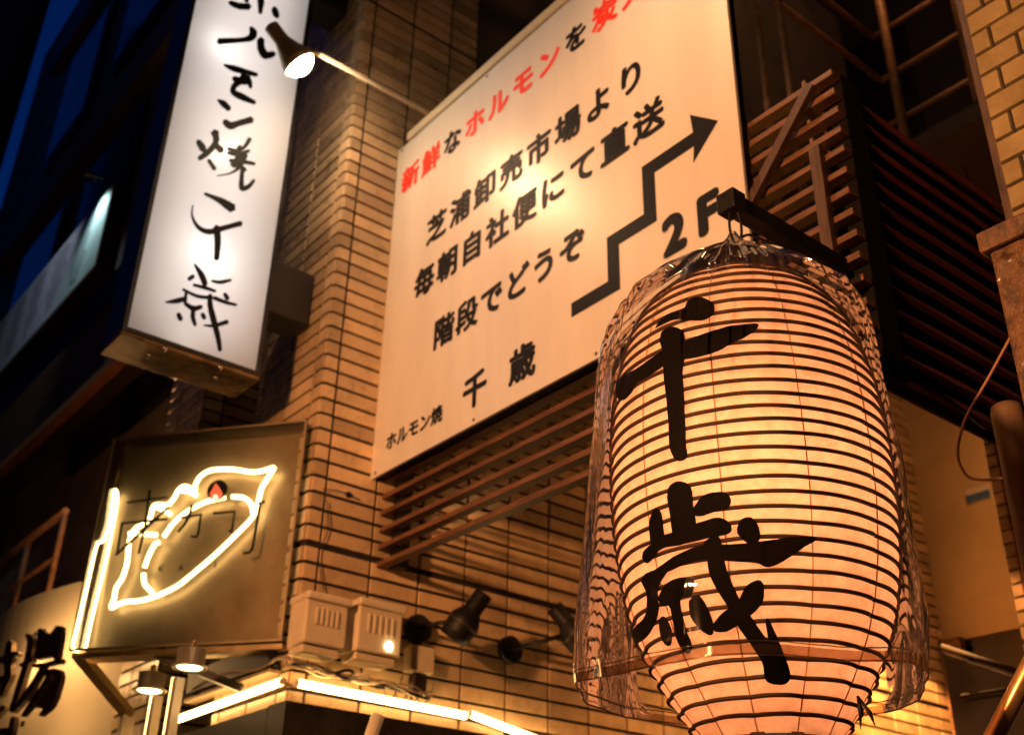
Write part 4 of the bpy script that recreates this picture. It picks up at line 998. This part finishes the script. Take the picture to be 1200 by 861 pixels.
pendant(-3.0, 3.2, H+2.12, 'added pendant lamp, unseen close behind the louvred screen, brightening the lower tiled wall', 0, 0, 3.5)  # added unseen fill that lifts the dim lower tiled wall
pendant(-2.6, 5.6, H+2.86, 'assumed pendant lamp, unseen high in front of the beige bulkhead, behind the louvred side', 0, 0, 27)  # assumed unseen lamp, added for the bulkhead's bright upper part
wl = thing('assumed_wall_washer', 'small halo lamps assumed behind the cut-out characters, added to brighten the curved wall', 'lamp', (-6.1, 1.6, H+1.4))  # assumed lamps, kept unseen, added for the bright patches on the plaster
for px, py, pw in ((45, 744, 2.4), (14, 775, 1.0), (58, 790, .45), (30, 848, .5)):
    q = W(px, py, 'Y', 1.60)
    mb = MB(); mb.box(q-Vector((.012, .02, .012)), q+Vector((.012, -.008, .012))); mb.build('housing', M_darkmetal, wl)
    light('wall_fill', 'POINT', q+Vector((0, .012, 0)), pw*3.0, (1, .55, .20), wl, shadow_soft_size=.03)
ft = thing('fascia_fill_lamp', 'small cool lamp added above the far fascia sign to make its right end glow', 'lamp', (-8.4, 1.95, H+5.95))  # added lamp that gives the sign face its glow
mb = MB(); mb.tube([(-8.4, 2.12, H+6.02), (-8.4, 1.97, H+6.02)], .015); mb.build('arm', M_darkmetal, ft)
mb = MB(); mb.lathe([(.03, .03), (.05, .02), (.06, -.03), (.055, -.03)], (-8.4, 1.95, H+6.0), n=20); mb.build('hood', M_darkmetal, ft)
light('fascia_fill', 'SPOT', (-8.4, 1.95, H+5.97), 40, (.62, 1, .86), ft, spot_size=R(110), spot_blend=.8, shadow_soft_size=.03)

light('fascia_fill', 'SPOT', (-8.6, 1.2, H+6.3), 26, (.78, .9, 1), ft, spot_size=R(80), spot_blend=.9, shadow_soft_size=.05).rotation_euler = (Vector((-10, 2.1, H+5.4))-Vector((-8.6, 1.2, H+6.3))).to_track_quat('-Z', 'Y').to_euler()  # added dim spot without a body, brightens the rest of the face
el = thing('eave_fill_lamp', 'small warm fill lamp added to light the railing and eave, hidden behind the neon case', 'lamp', (-6.1, 2.05, H+2.5))  # added fill lamp, kept unseen, warms the left railing and eave
mb = MB(); mb.lathe([(.02, .10), (.05, .04), (.055, 0), (.0001, .0)], (-6.1, 2.05, H+2.53), n=20); mb.build('shade', M_darkmetal, el)
mb = MB(); mb.tube([(-6.1, 2.05, H+2.63), (-6.1, 2.58, H+2.75)], .01, 8); mb.build('arm', M_darkmetal, el)
light('eave_fill', 'POINT', (-6.1, 2.05, H+2.49), 22, (1, .45, .16), el, shadow_soft_size=.05)
st = thing('assumed_street_lamp', 'assumed warm street lamp on a steel post across the road behind the viewer, added to light tiles, signboard and pillar', 'street lamp', (-.4, -3.45, 0))  # assumed lamp, out of view, added to brighten tiles, signboard and right pillar
mb = MB(); mb.lathe([(.09, 0), (.09, .3), (.055, .34), (.045, 3.5)], (-.4, -3.45, 0), n=24); mb.build('post', M_darkmetal, st)
mb = MB(); mb.tube(crom([(-.4, -3.45, 3.5), (-.45, -3.35, 3.72), (-.7, -3.05, 3.8)], 6), .03, 12); mb.build('arm', M_darkmetal, st)
mb = MB(); mb.lathe([(.0001, .12), (.10, .10), (.17, 0), (.16, -.01)], (-.75, -3.0, 3.70), n=28); mb.build('hood', M_darkmetal, st)
mb = MB(); mb.lathe([(.15, 0), (.12, -.08), (.0001, -.11)], (-.75, -3.0, 3.68), n=28); mb.build('globe', emit('street_fill_globe', (1, .55, .22), 8), st)
l = light('street_fill_beam', 'SPOT', (-.75, -3.0, 3.45), 1800, (1, .405, .14), st, spot_size=R(46), spot_blend=.7, shadow_soft_size=.16)
l.rotation_euler = (Vector((-2.3, 2.6, 3.1))-Vector((-.75, -3.0, 3.45))).to_track_quat('-Z', 'Y').to_euler()
light('street_fill', 'POINT', (-.75, -3.0, 3.45), 30, (1, .38, .11), st, shadow_soft_size=.14)

ob = thing('opposite_building', 'dark building row across the street behind the viewer', 'building', (-5, -10, 0))
mb = MB(); mb.box((-60, -12, 0), (12, -5, 18)); mb.build('wall', M_darkwall, ob)
ob = thing('neighbour_building', 'dark neighbouring building to the right of the stairs, out of view', 'building', (8, 6, 0))
mb = MB(); mb.box((6, -4, 0), (12, 16, 32)); mb.build('wall', M_darkwall, ob)
